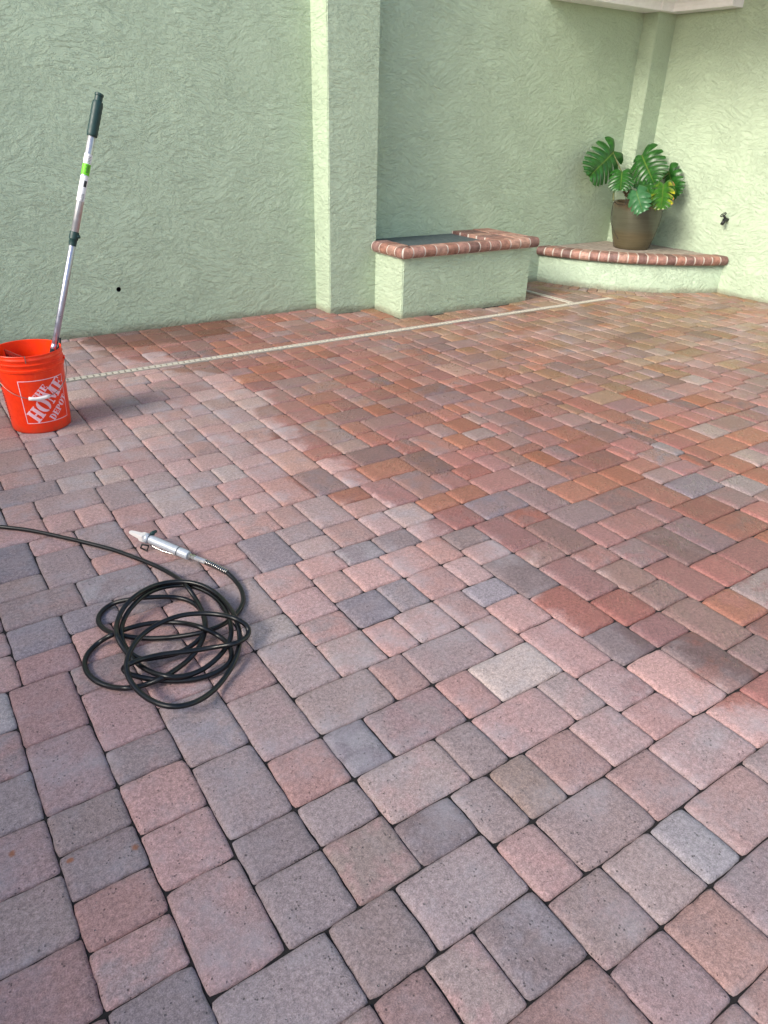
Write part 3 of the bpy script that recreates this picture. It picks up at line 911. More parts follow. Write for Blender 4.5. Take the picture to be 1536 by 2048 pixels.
# paving stones on the seat behind the rim
def seat_tile(poly):
    for k in range(40):
        t = ts + (te - ts) * (k + .5) / 40
        poly = clip(poly, cos(t), sin(t), cos(t) * SEAT_C[0] + sin(t) * SEAT_C[1] + RI - .15)
        if len(poly) < 3: return
    poly = clip(clip(poly, 1, 0, WR - .1), 0, 1, WB - .1)
    for a, b, c in list(inset(poly, .09)):
        poly = clip(poly, a, b, c)
        if len(poly) < 3: return
    if len(poly) < 3 or area(poly) < 1.5: return
    cx = sum(q[0] for q in poly) / len(poly); cy = sum(q[1] for q in poly) / len(poly)
    if cx > 162.6 and cy > 127.3: return
    bm = bmesh.new()
    lo = [bm.verts.new(V(x, y, ZS + .05)) for x, y in poly]; hi = [bm.verts.new(V(x, y, ZS + TH - .15)) for x, y in poly]
    bm.faces.new(lo[::-1]); bm.faces.new(hi)
    for i in range(len(poly)): bm.faces.new((lo[i], lo[(i + 1) % len(poly)], hi[(i + 1) % len(poly)], hi[i]))
    bmesh.ops.recalc_face_normals(bm, faces=bm.faces)
    bmesh.ops.bevel(bm, geom=[e for e in bm.edges if e.verts[0].co.z > (ZS + 1) * S and e.verts[1].co.z > (ZS + 1) * S], offset=.003, segments=1, affect='EDGES')
    wpart('stone_tile', bm, M['flag'], st)
for i in range(6):
    for j in range(6):
        u0, v0 = 136 + i * 6 + (j % 2) * 2.5, 98 + j * 5.7
        seat_tile([(u0, v0), (u0 + 6, v0), (u0 + 6, v0 + 5.7), (u0, v0 + 5.7)])
bm = bmesh.new()
pp = [f(RI - .1, ts2 + (te2 - ts2) * (.02 + .96 * i / 20)) for i in range(21)]
hi = [bm.verts.new(V(x, y, ZS + TH - .42)) for x, y in pp] + [bm.verts.new(V(WR - .2, WB - .2, ZS + TH - .42))]
bm.faces.new(hi); bmesh.ops.recalc_face_normals(bm, faces=bm.faces)
wpart('joint_bed', bm, M['sand'], st)

# ------------------------------------------------------------------ plant pot and monstera
PC = (158.6, 120.4); ZT = ZS + TH - .12
pot = empty('plant_pot', V(PC[0], PC[1], ZT), 'glazed brown clay pot standing on the corner seat', 'pot')
prof = [(0, 0), (4.1, 0), (4.3, .15), (4.55, 1.2), (5.15, 3.4), (5.65, 5.6), (5.85, 7.4), (5.86, 8.8), (5.8, 9.7), (5.86, 10.0), (5.86, 10.35), (5.7, 10.5), (5.4, 10.42), (5.3, 9.9), (5.2, 8.8)]
bm = bmesh.new(); lathe(bm, [(a * S, b * S) for a, b in prof], (0, 0, 0), 56)
frombm('pot_body', bm, M['pot'], pot, True)
bm = bmesh.new(); lathe(bm, [(0, 9.6 * S), (3 * S, 9.55 * S), (5.28 * S, 9.35 * S)], (0, 0, 0), 40)
for v in bm.verts: v.co.z += mnoise.noise(v.co * 60) * .008
frombm('potting_soil', bm, M['soil'], pot)

plant = empty('monstera_plant', V(PC[0], PC[1], ZT + 9.5), 'split leaf plant with glossy dark green leaves growing in the brown pot', 'plant')
PD = 172.5
def leaf(basepx, tippx, wid, d0, d1, roll, mat, lobes=6, split=.6, fold=.18, label=None):
    b, t = at_d(*basepx, d0) * S, at_d(*tippx, d1) * S
    mid = (t - b); L = mid.length; mid.normalize()
    toc = (CAM * S - b).normalized()
    side = mid.cross(toc).normalized(); nrm = side.cross(mid).normalized()
    R = Matrix.Rotation(roll, 3, mid); side = R @ side; nrm = R @ nrm
    W = wid / 1437.58 * d0 * S / 2
    ls = []          # attribute values
    bm = bmesh.new(); vein = []; edge = []
    y0, y1 = -.20, 1.0
    HW = [(-.10, .50), (.02, .84), (.12, 1.0), (.30, 1.04), (.50, .98), (.68, .80), (.82, .58), (.93, .34), (1.02, .12)]
    SW = [(-.10, -.36), (.05, -.14), (.18, .03), (.35, .16), (.60, .22), (.85, .16), (1.02, .04)]
    def lut(T_, y):
        for (a_, p_), (b_, q_) in zip(T_, T_[1:]):
            if y <= b_: return p_ + (q_ - p_) * max(0, (y - a_) / (b_ - a_))
        return T_[-1][1]
    halfw = lambda y: lut(HW, y)
    ny, nt = 5, 10
    rj = random.Random(int(basepx[0] * 7 + tippx[1]))
    for sgn in (-1, 1):
        for i in range(lobes):
            a = y0 * .35 + (1.0 - y0 * .35) * i / lobes; c = y0 * .35 + (1.0 - y0 * .35) * (i + 1) / lobes
            s_i = split * rj.uniform(.7, 1.15)
            reach = rj.uniform(.93, 1.03)
            rows = []
            for k in range(ny):
                fy = k / (ny - 1); row = []
                for m in range(nt):
                    tt = (m / (nt - 1)) ** 1.35
                    yy = a + (c - a) * fy
                    # lobes narrow outward, leaving gaps
                    g_ = max(0, tt - (1 - s_i)) / max(s_i, .01)
                    g_ = .34 * g_ ** .7 + (.26 * max(0, (tt - .78) / .22) ** 2)
                    fe = .5 + (fy - .5) * (1 - g_)
                    yl = a + (c - a) * fe
                    sweep_ = lut(SW, yl)
                    yy = yl + sweep_ * tt ** 1.25
                    hw = halfw(a + (c - a) * fy) * (1 - .35 * (fy - .5) * 0) * reach
                    x = sgn * hw * tt
                    zz = fold * .55 * tt - fold * 2.0 * (tt ** 2.2) * hw + .09 * sin(fy * pi) * min(1, tt * 2) - .22 * max(0, yy) ** 2 + .03 * sin(7 * yl + 3 * tt)
                    P = b + mid * (yy * L) + side * (x * W) + nrm * (zz * W)
                    row.append(bm.verts.new(P)); vein.append(.0 if m else .5); edge.append(tt)
                rows.append(row)
            for k in range(ny - 1):
                for m in range(nt - 1):
                    q = (rows[k][m], rows[k][m + 1], rows[k + 1][m + 1], rows[k + 1][m])
                    bm.faces.new(q if sgn > 0 else q[::-1])
    bmesh.ops.transform(bm, matrix=Matrix.Translation(-plant.location), verts=bm.verts)
    o = frombm('leaf', bm, mat, plant, True)
    for nm, vals in (('vein', vein), ('edge', edge)):
        at = o.data.attributes.new(nm, 'FLOAT', 'POINT'); at.data.foreach_set('value', vals)
    bm = bmesh.new()
    pts = []
    for k in range(8):
        y = k / 7 * .96
        pts.append(b + mid * (y * L) + nrm * ((-.22 * y * y + .012) * W) - plant.location)
    tube(bm, pts, [.0016 - .0012 * k / 7 for k in range(8)], 5)
    frombm('midrib', bm, M['stem'], o)
    if label: o['label'] = label
    return o, b
root_top = V(PC[0] - 1.5, PC[1] - 1, ZT + 10.5)
leaves = [
    ((1226, 305), (1183, 351), 72, PD - 2, PD - 5, -.25, 'leaf', 8, .62, None),
    ((1285, 313), (1305, 362), 72, PD + 2, PD - 3, .15, 'leaf', 8, .68, None),
    ((1244, 345), (1241, 377), 50, PD - 5, PD - 8, 0, 'leaf', 7, .6, None),
    ((1338, 345), (1352, 391), 44, PD + 1, PD - 2, .55, 'leaf', 6, .55, None),
    ((1327, 371), (1322, 414), 46, PD - 5, PD - 9, .1, 'leaf_yellow', 6, .62, 'yellowing leaf with browned edge'),
    ((1276, 378), (1301, 366), 30, PD - 2, PD - 2, -.3, 'leaf', 4, .35, None),
    ((1296, 380), (1306, 405), 26, PD - 2, PD - 4, .5, 'leaf', 5, .5, None),
    ((1273, 384), (1284, 421), 43, PD - 8, PD - 11, .1, 'leaf_pale', 5, .32, 'small pale grey green leaf at the front'),
]
def stem(p0, p1, bow, r, mat, nm='stem'):
    mid = (p0 + p1) / 2 + bow
    pts = [x - plant.location for x in catmull([p0, p0.lerp(mid, .6) , mid, mid.lerp(p1, .6), p1], 4)]
    bm = bmesh.new(); tube(bm, pts, [r * (1 - .35 * i / len(pts)) for i in range(len(pts))], 7)
    return frombm(nm, bm, mat, plant, True)
for i, (bp, tp, w_, d0, d1, rl, mt_, nl_, sp_, lb) in enumerate(leaves):
    o, b = leaf(bp, tp, w_, d0, d1, rl, M[mt_], nl_, sp_, .2, lb)
    p0 = V(PC[0] + (-2.2, 1.0, -1.6, 2.2, 2.6, .6, 1.4, -.4)[i], PC[1] + (-.6, .5, -1.5, .8, -.5, .4, .8, -1.6)[i], ZT + 9.4)
    stem(p0, b, Vector((0, .01, .03)), .0075 if i < 2 else .0055, M['stem'])
s0 = V(PC[0] - 1.6, PC[1] - 1.2, ZT + 9.4)
stem(s0, at_d(1240, 372, PD - 4) * S, Vector((-.02, 0, .0)), .014, M['stem_brown'], 'trunk')
stem(at_d(1250, 392, PD - 4) * S, at_d(1261, 379, PD - 4) * S, Vector((0, 0, 0)), .009, M['stem_brown'], 'trunk')
stem(at_d(1227, 401, PD - 5) * S, at_d(1231, 372, PD - 5) * S, Vector((-.01, 0, 0)), .0075, M['stem'], 'stem')
bm = bmesh.new()
pts = [at_d(x, y, d) * S - plant.location for x, y, d in ((1247, 410, PD - 4), (1236, 409, PD - 5), (1228, 404, PD - 6), (1224, 420, PD - 5.5), (1222, 440, PD - 5), (1226, 458, PD - 4), (1236, 478, PD - 5.5))]
tube(bm, catmull(pts, 5), .0032, 6); frombm('aerial_root', bm, M['root'], plant, True)
for a, c in (((1252, 410), (1251, 394)), ((1249, 411), (1254, 395))):
    stem(at_d(*a, PD - 4.5) * S, at_d(*c, PD - 4.2) * S, Vector((.002, 0, 0)), .003, M['root'], 'aerial_root')

# ------------------------------------------------------------------ garden tap on the right wall
tp = empty('garden_tap', V(WR, 102.9, 16), 'small dark garden tap with scalloped handwheel on the right wall', 'tap')
T = lambda a, b, c: Vector((-a * S, b * S, c * S))       # a: out of the wall
bm = bmesh.new()
tube(bm, [T(-.1, 0, 0), T(1.5, 0, 0)], [.42 * S, .40 * S], 10); tube(bm, [T(1.2, 0, .1), T(1.9, .0, -.9)], [.36 * S, .42 * S], 10)
tube(bm, [T(.9, 0, .2), T(1.6, .25, 1.0)], [.34 * S, .2 * S], 10)
frombm('tap_body', bm, M['black'], tp, True)
bm = bmesh.new(); ax = T(.66, .25, .75).normalized(); x, y = frame(ax); cc = T(1.75, .28, 1.15)
pts = [cc + (x * cos(2 * pi * k / 32) + y * sin(2 * pi * k / 32)) * S * (.62 + .07 * cos(8 * 2 * pi * k / 32)) for k in range(33)]
tube(bm, pts, .10 * S, 6, False)
for k in range(4):
    a = k * pi / 2; tube(bm, [cc, cc + (x * cos(a) + y * sin(a)) * .6 * S], .07 * S, 5)
frombm('handwheel', bm, M['black'], tp, True)
bm = bmesh.new(); lathe(bm, [(0, .1 * S), (.6 * S, .1 * S), (.75 * S, 0)], T(0, 0, 0), 16, (-1, 0, 0)); frombm('wall_flange', bm, M['stucco'], tp)
bm = bmesh.new()
for q in ([T(.06, -1.6, -1.0), T(.06, -3.0, -.9)], [T(.06, -3.0, -.9), T(.06, -3.3, .4)], [T(.06, -1.2, 1.4), T(.06, -3.4, .9)]): tube(bm, q, .05 * S, 5)
frombm('patch_edge', bm, M['stucco'], tp)

# ------------------------------------------------------------------ orange bucket
BC = (15.15, 92.85)
bk = empty('bucket', V(BC[0], BC[1], 0.02), 'orange plastic bucket with a square printed logo', 'bucket')
mm = .001
prof = [(0, .004), (.118, .004), (.126, .0), (.130, .004), (.1312, .012), (.1432, .268), (.1448, .276), (.1448, .292), (.1492, .294), (.1506, .300), (.1506, .306), (.1462, .309),
        (.1466, .322), (.1502, .325), (.1508, .331), (.1470, .334), (.1474, .346), (.1506, .349), (.1510, .354), (.1474, .358), (.1480, .366), (.1496, .370), (.1480, .3725), (.1455, .371), (.1420, .30), (.130, .03), (.118, .010), (0, .010)]
bm = bmesh.new(); lathe(bm, prof, (0, 0, 0), 72)
o = frombm('bucket_body', bm, M['orange'], bk, True)
mdf = o.modifiers.new('edge', 'EDGE_SPLIT'); mdf.split_angle = radians(50)
FACE = atan2(CAM.y - BC[1], CAM.x - BC[0]) + radians(15.5)
def on_bucket(a, b, off=.0006):
    """print coordinates (unit square, side 0.205 m) to the bucket wall"""
    side = .207; z = .052 + b * side
    r = .1312 + (z - .012) * (.012 / .256) + off
    t = FACE + (a - .5) * side * (1.0) / .1375
    return Vector((r * cos(t), r * sin(t), z))
def print_poly(bm, pts, off=.0006, step=.05):
    """subdivided flat polygon wrapped on the bucket (list of quads/triangles)"""
    q = pts
    n = max(1, int(max((Vector(q[1]) - Vector(q[0])).length, (Vector(q[2]) - Vector(q[-1])).length if len(q) == 4 else 0, (Vector(q[-1]) - Vector(q[0])).length, (Vector(q[2]) - Vector(q[1])).length) / step) + 1)
    if len(q) == 3: q = [q[0], q[1], q[2], q[2]]
    P = [Vector(x) for x in q]
    g = [[None] * (n + 1) for _ in range(n + 1)]
    for i in range(n + 1):
        for j in range(n + 1):
            s, t = i / n, j / n
            w_ = (P[0] * (1 - s) + P[1] * s) * (1 - t) + (P[3] * (1 - s) + P[2] * s) * t
            g[i][j] = w_
    for i in range(n):
        for j in range(n):
            quad = [g[i][j], g[i + 1][j], g[i + 1][j + 1], g[i][j + 1]]
            cl = [(x.x, x.y) for x in quad]
            for k in (clipbox): cl = clip(cl, *k)
            if len(cl) > 2 and area(cl) > 1e-7:
                try: bm.faces.new([bm.verts.new(on_bucket(x, y, off)) for x, y in cl])
                except ValueError: pass
clipbox = [(1, 0, .995), (-1, 0, -.005), (0, 1, .995), (0, -1, -.005)]
R_ = lambda x0, y0, x1, y1: [(x0, y0), (x1, y0), (x1, y1), (x0, y1)]
def ring(cx, cy, rx, ry, ix, iy, a0, a1, n=12):
    out = []
    for k in range(n):
        s, t = a0 + (a1 - a0) * k / n, a0 + (a1 - a0) * (k + 1) / n
        out.append([(cx + rx * cos(s), cy + ry * sin(s)), (cx + rx * cos(t), cy + ry * sin(t)), (cx + ix * cos(t), cy + iy * sin(t)), (cx + ix * cos(s), cy + iy * sin(s))])
    return out
GL = {  # slab serif stencil letters: (advance, list of convex quads)
    'T': (.86, [R_(.28, .0, .58, .86), R_(.16, 0, .70, .07), R_(0, .88, .86, 1), R_(0, .62, .09, .90), R_(.77, .62, .86, .90)]),
    'H': (1.0, [R_(.08, 0, .38, 1), R_(.62, 0, .92, 1), R_(.0, 0, .46, .09), R_(.0, .91, .46, 1), R_(.54, 0, 1, .09), R_(.54, .91, 1, 1), R_(.40, .44, .60, .56)]),
    'E': (.86, [R_(.08, 0, .38, 1), R_(0, 0, .80, .10), R_(0, .90, .78, 1), R_(.40, .45, .60, .55), R_(.56, .34, .64, .66), R_(.72, .0, .82, .34), R_(.70, .68, .79, 1)]),
    'O': (1.0, ring(.48, .5, .48, .52, .16, .44, pi / 2 + .12, 3 * pi / 2 - .12) + ring(.52, .5, .48, .52, .16, .44, -pi / 2 + .12, pi / 2 - .12)),
    'M': (1.3, [R_(.02, 0, .34, .09), R_(.13, 0, .22, 1), [(.10, 1), (.42, 1), (.72, .12), (.56, .12)], [(.62, .12), (.72, .12), (.94, 1), (.86, 1)], R_(.88, 0, 1.18, 1), R_(.80, 0, 1.28, .09), R_(.0, .91, .3, 1), R_(.95, .91, 1.28, 1)]),
    'D': (1.0, [R_(.08, 0, .38, 1), R_(0, 0, .5, .09), R_(0, .91, .5, 1)] + ring(.44, .5, .52, .5, .20, .42, -pi / 2 + .08, pi / 2 - .08)),
    'P': (.9, [R_(.08, 0, .38, 1), R_(0, 0, .5, .09), R_(0, .91, .48, 1)] + ring(.42, .72, .46, .28, .16, .20, -pi / 2, pi / 2 - .06)),
}
def word(bm, txt, start, ang, height, length, gap=.08):
    adv = sum(GL[c][0] for c in txt) + gap * (len(txt) - 1); sx = length / adv
    d = Vector((cos(ang), sin(ang))); n_ = Vector((-sin(ang), cos(ang))); x = 0
    for c in txt:
        for poly in GL[c][1]:
            q = []
            for a, b in poly:
                w_ = Vector(start) + d * ((x + a) * sx) + n_ * (b * height); q.append((w_.x, w_.y))
            print_poly(bm, q, .0009)
        x += GL[c][0] + gap
bm = bmesh.new()
A45 = radians(45)
word(bm, 'THE', (.285, .49), A45, .15, .44)
word(bm, 'HOME', (.255, .005), A45, .325, 1.12, .05)
word(bm, 'DEPOT', (.60, .005), A45, .16, .62, .06)
frombm('logo_lettering', bm, M['print'], bk)
bm = bmesh.new(); lw = .016
for q in (R_(0, 0, 1, lw), R_(0, 1 - lw, 1, 1), R_(0, lw, lw, 1 - lw), R_(1 - lw, lw, 1, 1 - lw)):
    clipbox = [(1, 0, 2), (-1, 0, 2), (0, 1, 2), (0, -1, 2)]; print_poly(bm, q, .0009)
frombm('logo_frame', bm, M['print'], bk)
# warning print down the left side
bm = bmesh.new(); clipbox = [(1, 0, 9), (-1, 0, 9), (0, 1, 9), (0, -1, 9)]
print_poly(bm, R_(-.62, .78, -.50, .95), .0009)
for k in range(13): print_poly(bm, R_(-.60 + .03 * (k % 2), .02 + k * .055, -.50, .045 + k * .055), .0009)
frombm('warning_print', bm, M['black'], bk)
# wire bail with white grip
bm = bmesh.new()
hp = FACE - radians(12)
e0, e1 = hp - radians(84), hp + radians(84)
pts = []
for k in range(33):
    t = k / 32; a = e0 + (e1 - e0) * t
    drop = sin(pi * t) ** .75
    r = .1535 + .009 * drop
    pts.append(Vector((r * cos(a), r * sin(a), .316 - .136 * drop)))
tube(bm, pts, .0016, 6); frombm('bail_wire', bm, M['wire'], bk, True)
bm = bmesh.new(); tube(bm, [p_ for p_ in pts[13:20]], .0082, 12); frombm('bail_grip', bm, M['white_plastic'], bk, True)
for a in (e0, e1):
    bm = bmesh.new()
    d = Vector((cos(a), sin(a), 0)); tube(bm, [d * .146 + Vector((0, 0, .316)), d * .1555 + Vector((0, 0, .316))], .009, 12)
    frombm('bail_ear', bm, M['orange'], bk, True)

# roller screen hanging inside the bucket
rs = empty('roller_screen', V(BC[0], BC[1], 9.0), 'dark red paint roller screen hooked inside the orange bucket', 'screen')
a0, a1 = at_z(9, 699, 9.1) * S, at_z(53, 717, 9.35) * S
c_ = V(BC[0], BC[1], 9.2)
def inward(p, r):
    d = p - c_; d.z = 0
    return c_ + d.normalized() * min(d.length, r) + Vector((0, 0, p.z - c_.z))
a0, a1 = inward(a0, .138), inward(a1, .138)
dn = Vector((.02, .05, -.27))
bm = bmesh.new(); off = rs.location
th = (a1 - a0).cross(dn).normalized() * .003
def strip(p, q, w, up):
    w2 = up.normalized() * w
    hexa(bm, [p - th - off, q - th - off, q + th - off, p + th - off, p - th + w2 - off, q - th + w2 - off, q + th + w2 - off, p + th + w2 - off])
for k in range(2): strip(a0 + dn * k * .96, a1 + dn * k * .96, .018, dn * (1 if k == 0 else -1))
for k in (0, 1):
    p = a0.lerp(a1, k); strip(p, p + dn, .014, (a1 - a0) * (1 if k == 0 else -1))
frombm('screen_rim', bm, M['screen'], rs)
bm = bmesh.new()
e = (a1 - a0)
for k in range(1, 9):
    p = a0 + e * (k / 9); strip(p + dn * .06, p + dn * .94, .004, e)
for k in range(1, 12):
    p = dn * (.05 + .9 * k / 12); strip(a0 + e * .06 + p, a0 + e * .94 + p, .004, dn)
o = frombm('screen_mesh', bm, M['screen'], rs)
bm = bmesh.new(); h0 = a1.lerp(a0, .05)
rimd = (h0 - c_); rimd.z = 0; rimd.normalize()
hk = [h0, c_ + rimd * .147 + Vector((0, 0, .018)), c_ + rimd * .152 + Vector((0, 0, .014)), c_ + rimd * .153 + Vector((0, 0, -.012))]
tube(bm, [q - off for q in hk], .0022, 6); frombm('wire_hook', bm, M['wire'], rs)

# ------------------------------------------------------------------ extension pole standing in the bucket
P1 = at_d(105, 713, 88.3); P1 = CAM + ray(105, 713) * ((93.5 - CAM.y) / ray(105, 713).y)
P2 = CAM + ray(199, 187) * ((96.2 - CAM.y) / ray(199, 187).y)
pd = (P2 - P1)
P0 = P1 - pd * ((P1.z - .75) / pd.z)
pole = empty('extension_pole', P0 * S, 'silver telescopic pole with dark green grip leaning in the orange bucket', 'pole')
def on(t): return (P1 + pd * t - P0) * S
ax = pd.normalized(); L = pd.length * S
def cyl(name, t0, t1, r0, r1, mat, seg=20, prof=None, parent=pole, smooth=True):
    bm = bmesh.new(); a, b = on(t0), on(t1)
    if prof: lathe(bm, prof, a, seg, ax)
    else:
        h_ = (b - a).length; lathe(bm, [(0, 0), (r0 * .9, 0), (r0, .002), (r1, h_ - .002), (r1 * .9, h_), (0, h_)], a, seg, ax)
    o = frombm(name, bm, mat, parent, smooth)
    m_ = o.modifiers.new('edge', 'EDGE_SPLIT'); m_.split_angle = radians(40)
    return o
f_y = lambda y: (713 - y) / (713 - 187)         # picture height along the pole, near enough linear
cyl('lower_tube', f_y(700), f_y(470), .0140, .0140, M['alu2'], 10)
cyl('upper_tube', f_y(456), f_y(262), .0168, .0168, M['alu'], 24)
cyl('clamp', f_y(482), f_y(449), .0185, .0185, M['grip'], 24, [(0, 0), (.0165, 0), (.0170, .026), (.0205, .030), (.0205, .056), (.0200, .062), (0, .062)])
cx_, cy_ = frame(ax)
bm = bmesh.new(); rt = Vector(RC[0])
kp = on(f_y(464)); tube(bm, [kp + rt * .012, kp + rt * .0275], [.010, .008], 10); frombm('clamp_button', bm, M['grip'], pole, True)
gl = (on(f_y(187)) - on(f_y(268))).length
pr = [(0, 0), (.0205, 0), (.0222, .004)]
for k in range(1, 12):
    hgt = .006 + (gl - .05) * k / 12
    pr += [(.0226 + .0012 * (k % 2), hgt)]
pr += [(.0225, gl - .040), (.0205, gl - .034), (.0165, gl - .032), (.0165, gl - .012), (.0190, gl - .010), (.0190, gl - .002), (.017, gl), (0, gl)]
cyl('grip', f_y(268), f_y(187), 0, 0, M['grip'], 24, pr)
cyl('price_label', f_y(338), f_y(301), .0171, .0171, M['sticker'], 24)
cyl('green_label', f_y(343), f_y(320), .0174, .0174, M['sticker_green'], 24)
cyl('price_label', f_y(394), f_y(343.5), .0171, .0171, M['sticker'], 24)
def ink(name, t0, t1, a0, a1, r, mat, n=4):
    bm = bmesh.new(); A, B = on(t0), on(t1); cdir = (CAM * S - (P0 * S + A)); cdir -= ax * cdir.dot(ax); cdir.normalize(); sdir = ax.cross(cdir)
    pv = None
    for i in range(n + 1):
        a = a0 + (a1 - a0) * i / n; d = cdir * cos(a) + sdir * sin(a)
        c2 = (bm.verts.new(A + d * r), bm.verts.new(B + d * r))
        if pv: bm.faces.new((pv[0], c2[0], c2[1], pv[1]))
        pv = c2
    bmesh.ops.recalc_face_normals(bm, faces=bm.faces)
    return bm
bm = ink('', f_y(365), f_y(353), .1, .9, .01735, None)
frombm('bar_code', bm, M['sticker_ink'], pole)
bms = bmesh.new()
for k in range(7):
    b2 = ink('', f_y(336.5 - k * 2.1), f_y(337.4 - k * 2.1), -.1 + .1 * (k % 3), .75 + .12 * (k % 2), .0177, None)
    me_ = bpy.data.meshes.new('tmp'); b2.to_mesh(me_); b2.free(); bms.from_mesh(me_); bpy.data.meshes.remove(me_)
frombm('label_print', bms, M['sticker_ink'], pole)
bms = bmesh.new()
for k in range(6):
    b2 = ink('', f_y(391 - k * 2.4), f_y(391.9 - k * 2.4), -.1 + .13 * (k % 2), .8, .01735, None)
    me_ = bpy.data.meshes.new('tmp'); b2.to_mesh(me_); b2.free(); bms.from_mesh(me_); bpy.data.meshes.remove(me_)
frombm('label_print', bms, M['sticker_ink'], pole); bms = bmesh.new()
for k in range(5):
    b2 = ink('', f_y(318 - k * 2.8), f_y(319 - k * 2.8), .05, .8 - .1 * (k % 2), .01735, None)
    me_ = bpy.data.meshes.new('tmp'); b2.to_mesh(me_); b2.free(); bms.from_mesh(me_); bpy.data.meshes.remove(me_)
frombm('label_print', bms, M['sticker_ink'], pole)
cyl('end_collar', f_y(699), f_y(686), .0155, .0150, M['alu2'], 20)
bm = bmesh.new(); tube(bm, [Vector((0, 0, 0)) + on(f_y(713)) * .02, on(f_y(697))], [.014, .0165], 16); frombm('threaded_tip', bm, M['black'], pole, True)
bm = bmesh.new(); kp0, kp1 = on(f_y(702)), on(f_y(673))
tube(bm, [kp0 + rt * .018, kp0.lerp(kp1, .35) + rt * .021, kp0.lerp(kp1, .6) + rt * .0215, kp1 + rt * .020], [.0075, .0095, .007, .0055], 8)
frombm('lock_lever', bm, M['black'], pole, True)

# ------------------------------------------------------------------ pressure hose and its gun
HR = .188
raw = '''1205 480 .42;1262 535 .25;1310 600 .22;1332 680 .22;1315 745 .24;1272 805 .3;1190 872 .45;1050 930 .8;880 966 .55;700 985 .3;520 982 .3;370 957 .65;270 920 .3;217 862 .22;235 790 .22;320 722 .3;450 688 .7
620 670 .9;780 668 .35;900 690 .24;985 745 .22;1035 830 .3;1040 915 .65;1000 985 .6;900 1065 .35;790 1110 .4;650 1135 .5;540 1145 .5;450 1085 .55;405 1010 .55;393 930 .95;415 840 .8;470 750 1.2;570 655 1.2;700 597 .8;860 577 .6;1000 604 .7;1120 675 .6;1205 785 .9;1240 920 1.0;1215 1030 .7
1130 1140 .6;1010 1230 .5;870 1278 .6;740 1278 .9;610 1240 .6;500 1165 .9;410 1060 1.0;360 960 1.4;358 880 1.1;395 780 1.3;460 695 1.7;570 615 1.6;700 565 1.2;850 549 1.1;990 570 1.1;1110 630 1.0;1200 715 1.1;1268 820 1.5;1302 940 1.1;1298 1050 .8;1260 1170 .7;1180 1300 .5
1080 1405 .6;960 1478 1.0;820 1510 1.3;690 1493 1.3;570 1430 1.2;480 1340 1.3;436 1240 1.5;445 1130 1.7;500 1020 1.8;590 930 1.8;710 860 1.9;850 810 1.9;1000 794 1.8;1150 804 1.8;1270 834 2.0;1350 882 1.5;1374 940 1.1;1335 995 1.1;1240 1032 1.3;1100 1055 .9;950 1080 .9;800 1097 1.0
660 1118 1.1;540 1150 1.4;450 1185 1.6;410 1215 1.0;440 1253 .9;540 1285 .6;680 1308 .4;820 1313 .3;970 1298 .25;1110 1255 .3;1210 1190 .4;1243 1115 .5;1215 1030 .5;1130 960 .5;1010 902 1.2;880 870 .6;750 862 .45;600 872 .5;450 908 .6;330 955 1.0;230 1012 .4;145 1090 .24;112 1175 .22;135 1255 .22;210 1320 .22;320 1360 .22
440 1368 .6;560 1348 .4;690 1300 .75;800 1235 .7;900 1160 .4;980 1070 .8;1030 960 .7;1035 860 .8;1010 770 .6;960 675 .5;900 590 1.0;840 532 .5;760 482 .25;650 425 .22;500 366 .22;330 305 .22;150 258 .22;0 222 .22'''
pts = []
for w_ in raw.replace('\n', ';').split(';'):
    x, y, z = map(float, w_.split()); pts.append(at_z(140 + x / 3.84, 1020 + y / 3.84, z) * S)
for x, y in ((60, 1060.5), (0, 1053.5), (-80, 1046), (-200, 1037), (-420, 1020)): pts.append(at_z(x, y, .22) * S)
sm = catmull(pts, 6)
for _ in range(4):
    sm = [sm[0]] + [(sm[i - 1] + sm[i] * 2 + sm[i + 1]) / 4 for i in range(1, len(sm) - 1)] + [sm[-1]]
bm = bmesh.new(); tube(bm, sm, HR * S, 12)
hose = frombm('pressure_hose', bm, M['hose'], None, True)
tag(hose, 'black rubber hose lying in loose coils on the pavers', 'hose')

gp = lambda x, y, z: at_z(240 + x / 6.4, 1040 + y / 6.4, z) * S
G0, G1 = gp(385, 245, 1.05), gp(880, 455, .62)
gun = empty('spray_gun', G0, 'pale metal spray gun lying on the pavers at the end of the black hose', 'spray gun')
ga = (G1 - G0).normalized(); GLn = (G1 - G0).length
def gl_(name, prof, mat, s0=0.0, seg=24):
    bm = bmesh.new(); lathe(bm, prof, ga * s0, seg, ga); o = frombm(name, bm, mat, gun, True)
    m_ = o.modifiers.new('edge', 'EDGE_SPLIT'); m_.split_angle = radians(35); return o
rb = .0148
pr = [(0, 0), (rb * .9, 0), (rb, .002)]
nr_ = 22; lb = GLn * .74
for k in range(nr_):
    a = .004 + (lb - .006) * k / nr_; b = (lb - .006) / nr_
    pr += [(rb, a), (rb * 1.045, a + b * .25), (rb * 1.045, a + b * .6), (rb, a + b * .9)]
pr += [(rb, lb), (0, lb)]
gl_('barrel', pr, M['gun'])
gl_('end_cap', [(0, lb + .002), (rb * 1.02, lb + .002), (rb * 1.05, lb + .006), (rb * 1.05, GLn - .003), (rb * .95, GLn), (0, GLn)], M['gun'])
gl_('seal_ring', [(rb * 1.09, -.0015), (rb * 1.12, 0), (rb * 1.09, .0015)], M['black'])
gl_('seal_ring', [(rb * 1.09, lb - .0005), (rb * 1.12, lb + .001), (rb * 1.09, lb + .0025)], M['black'])
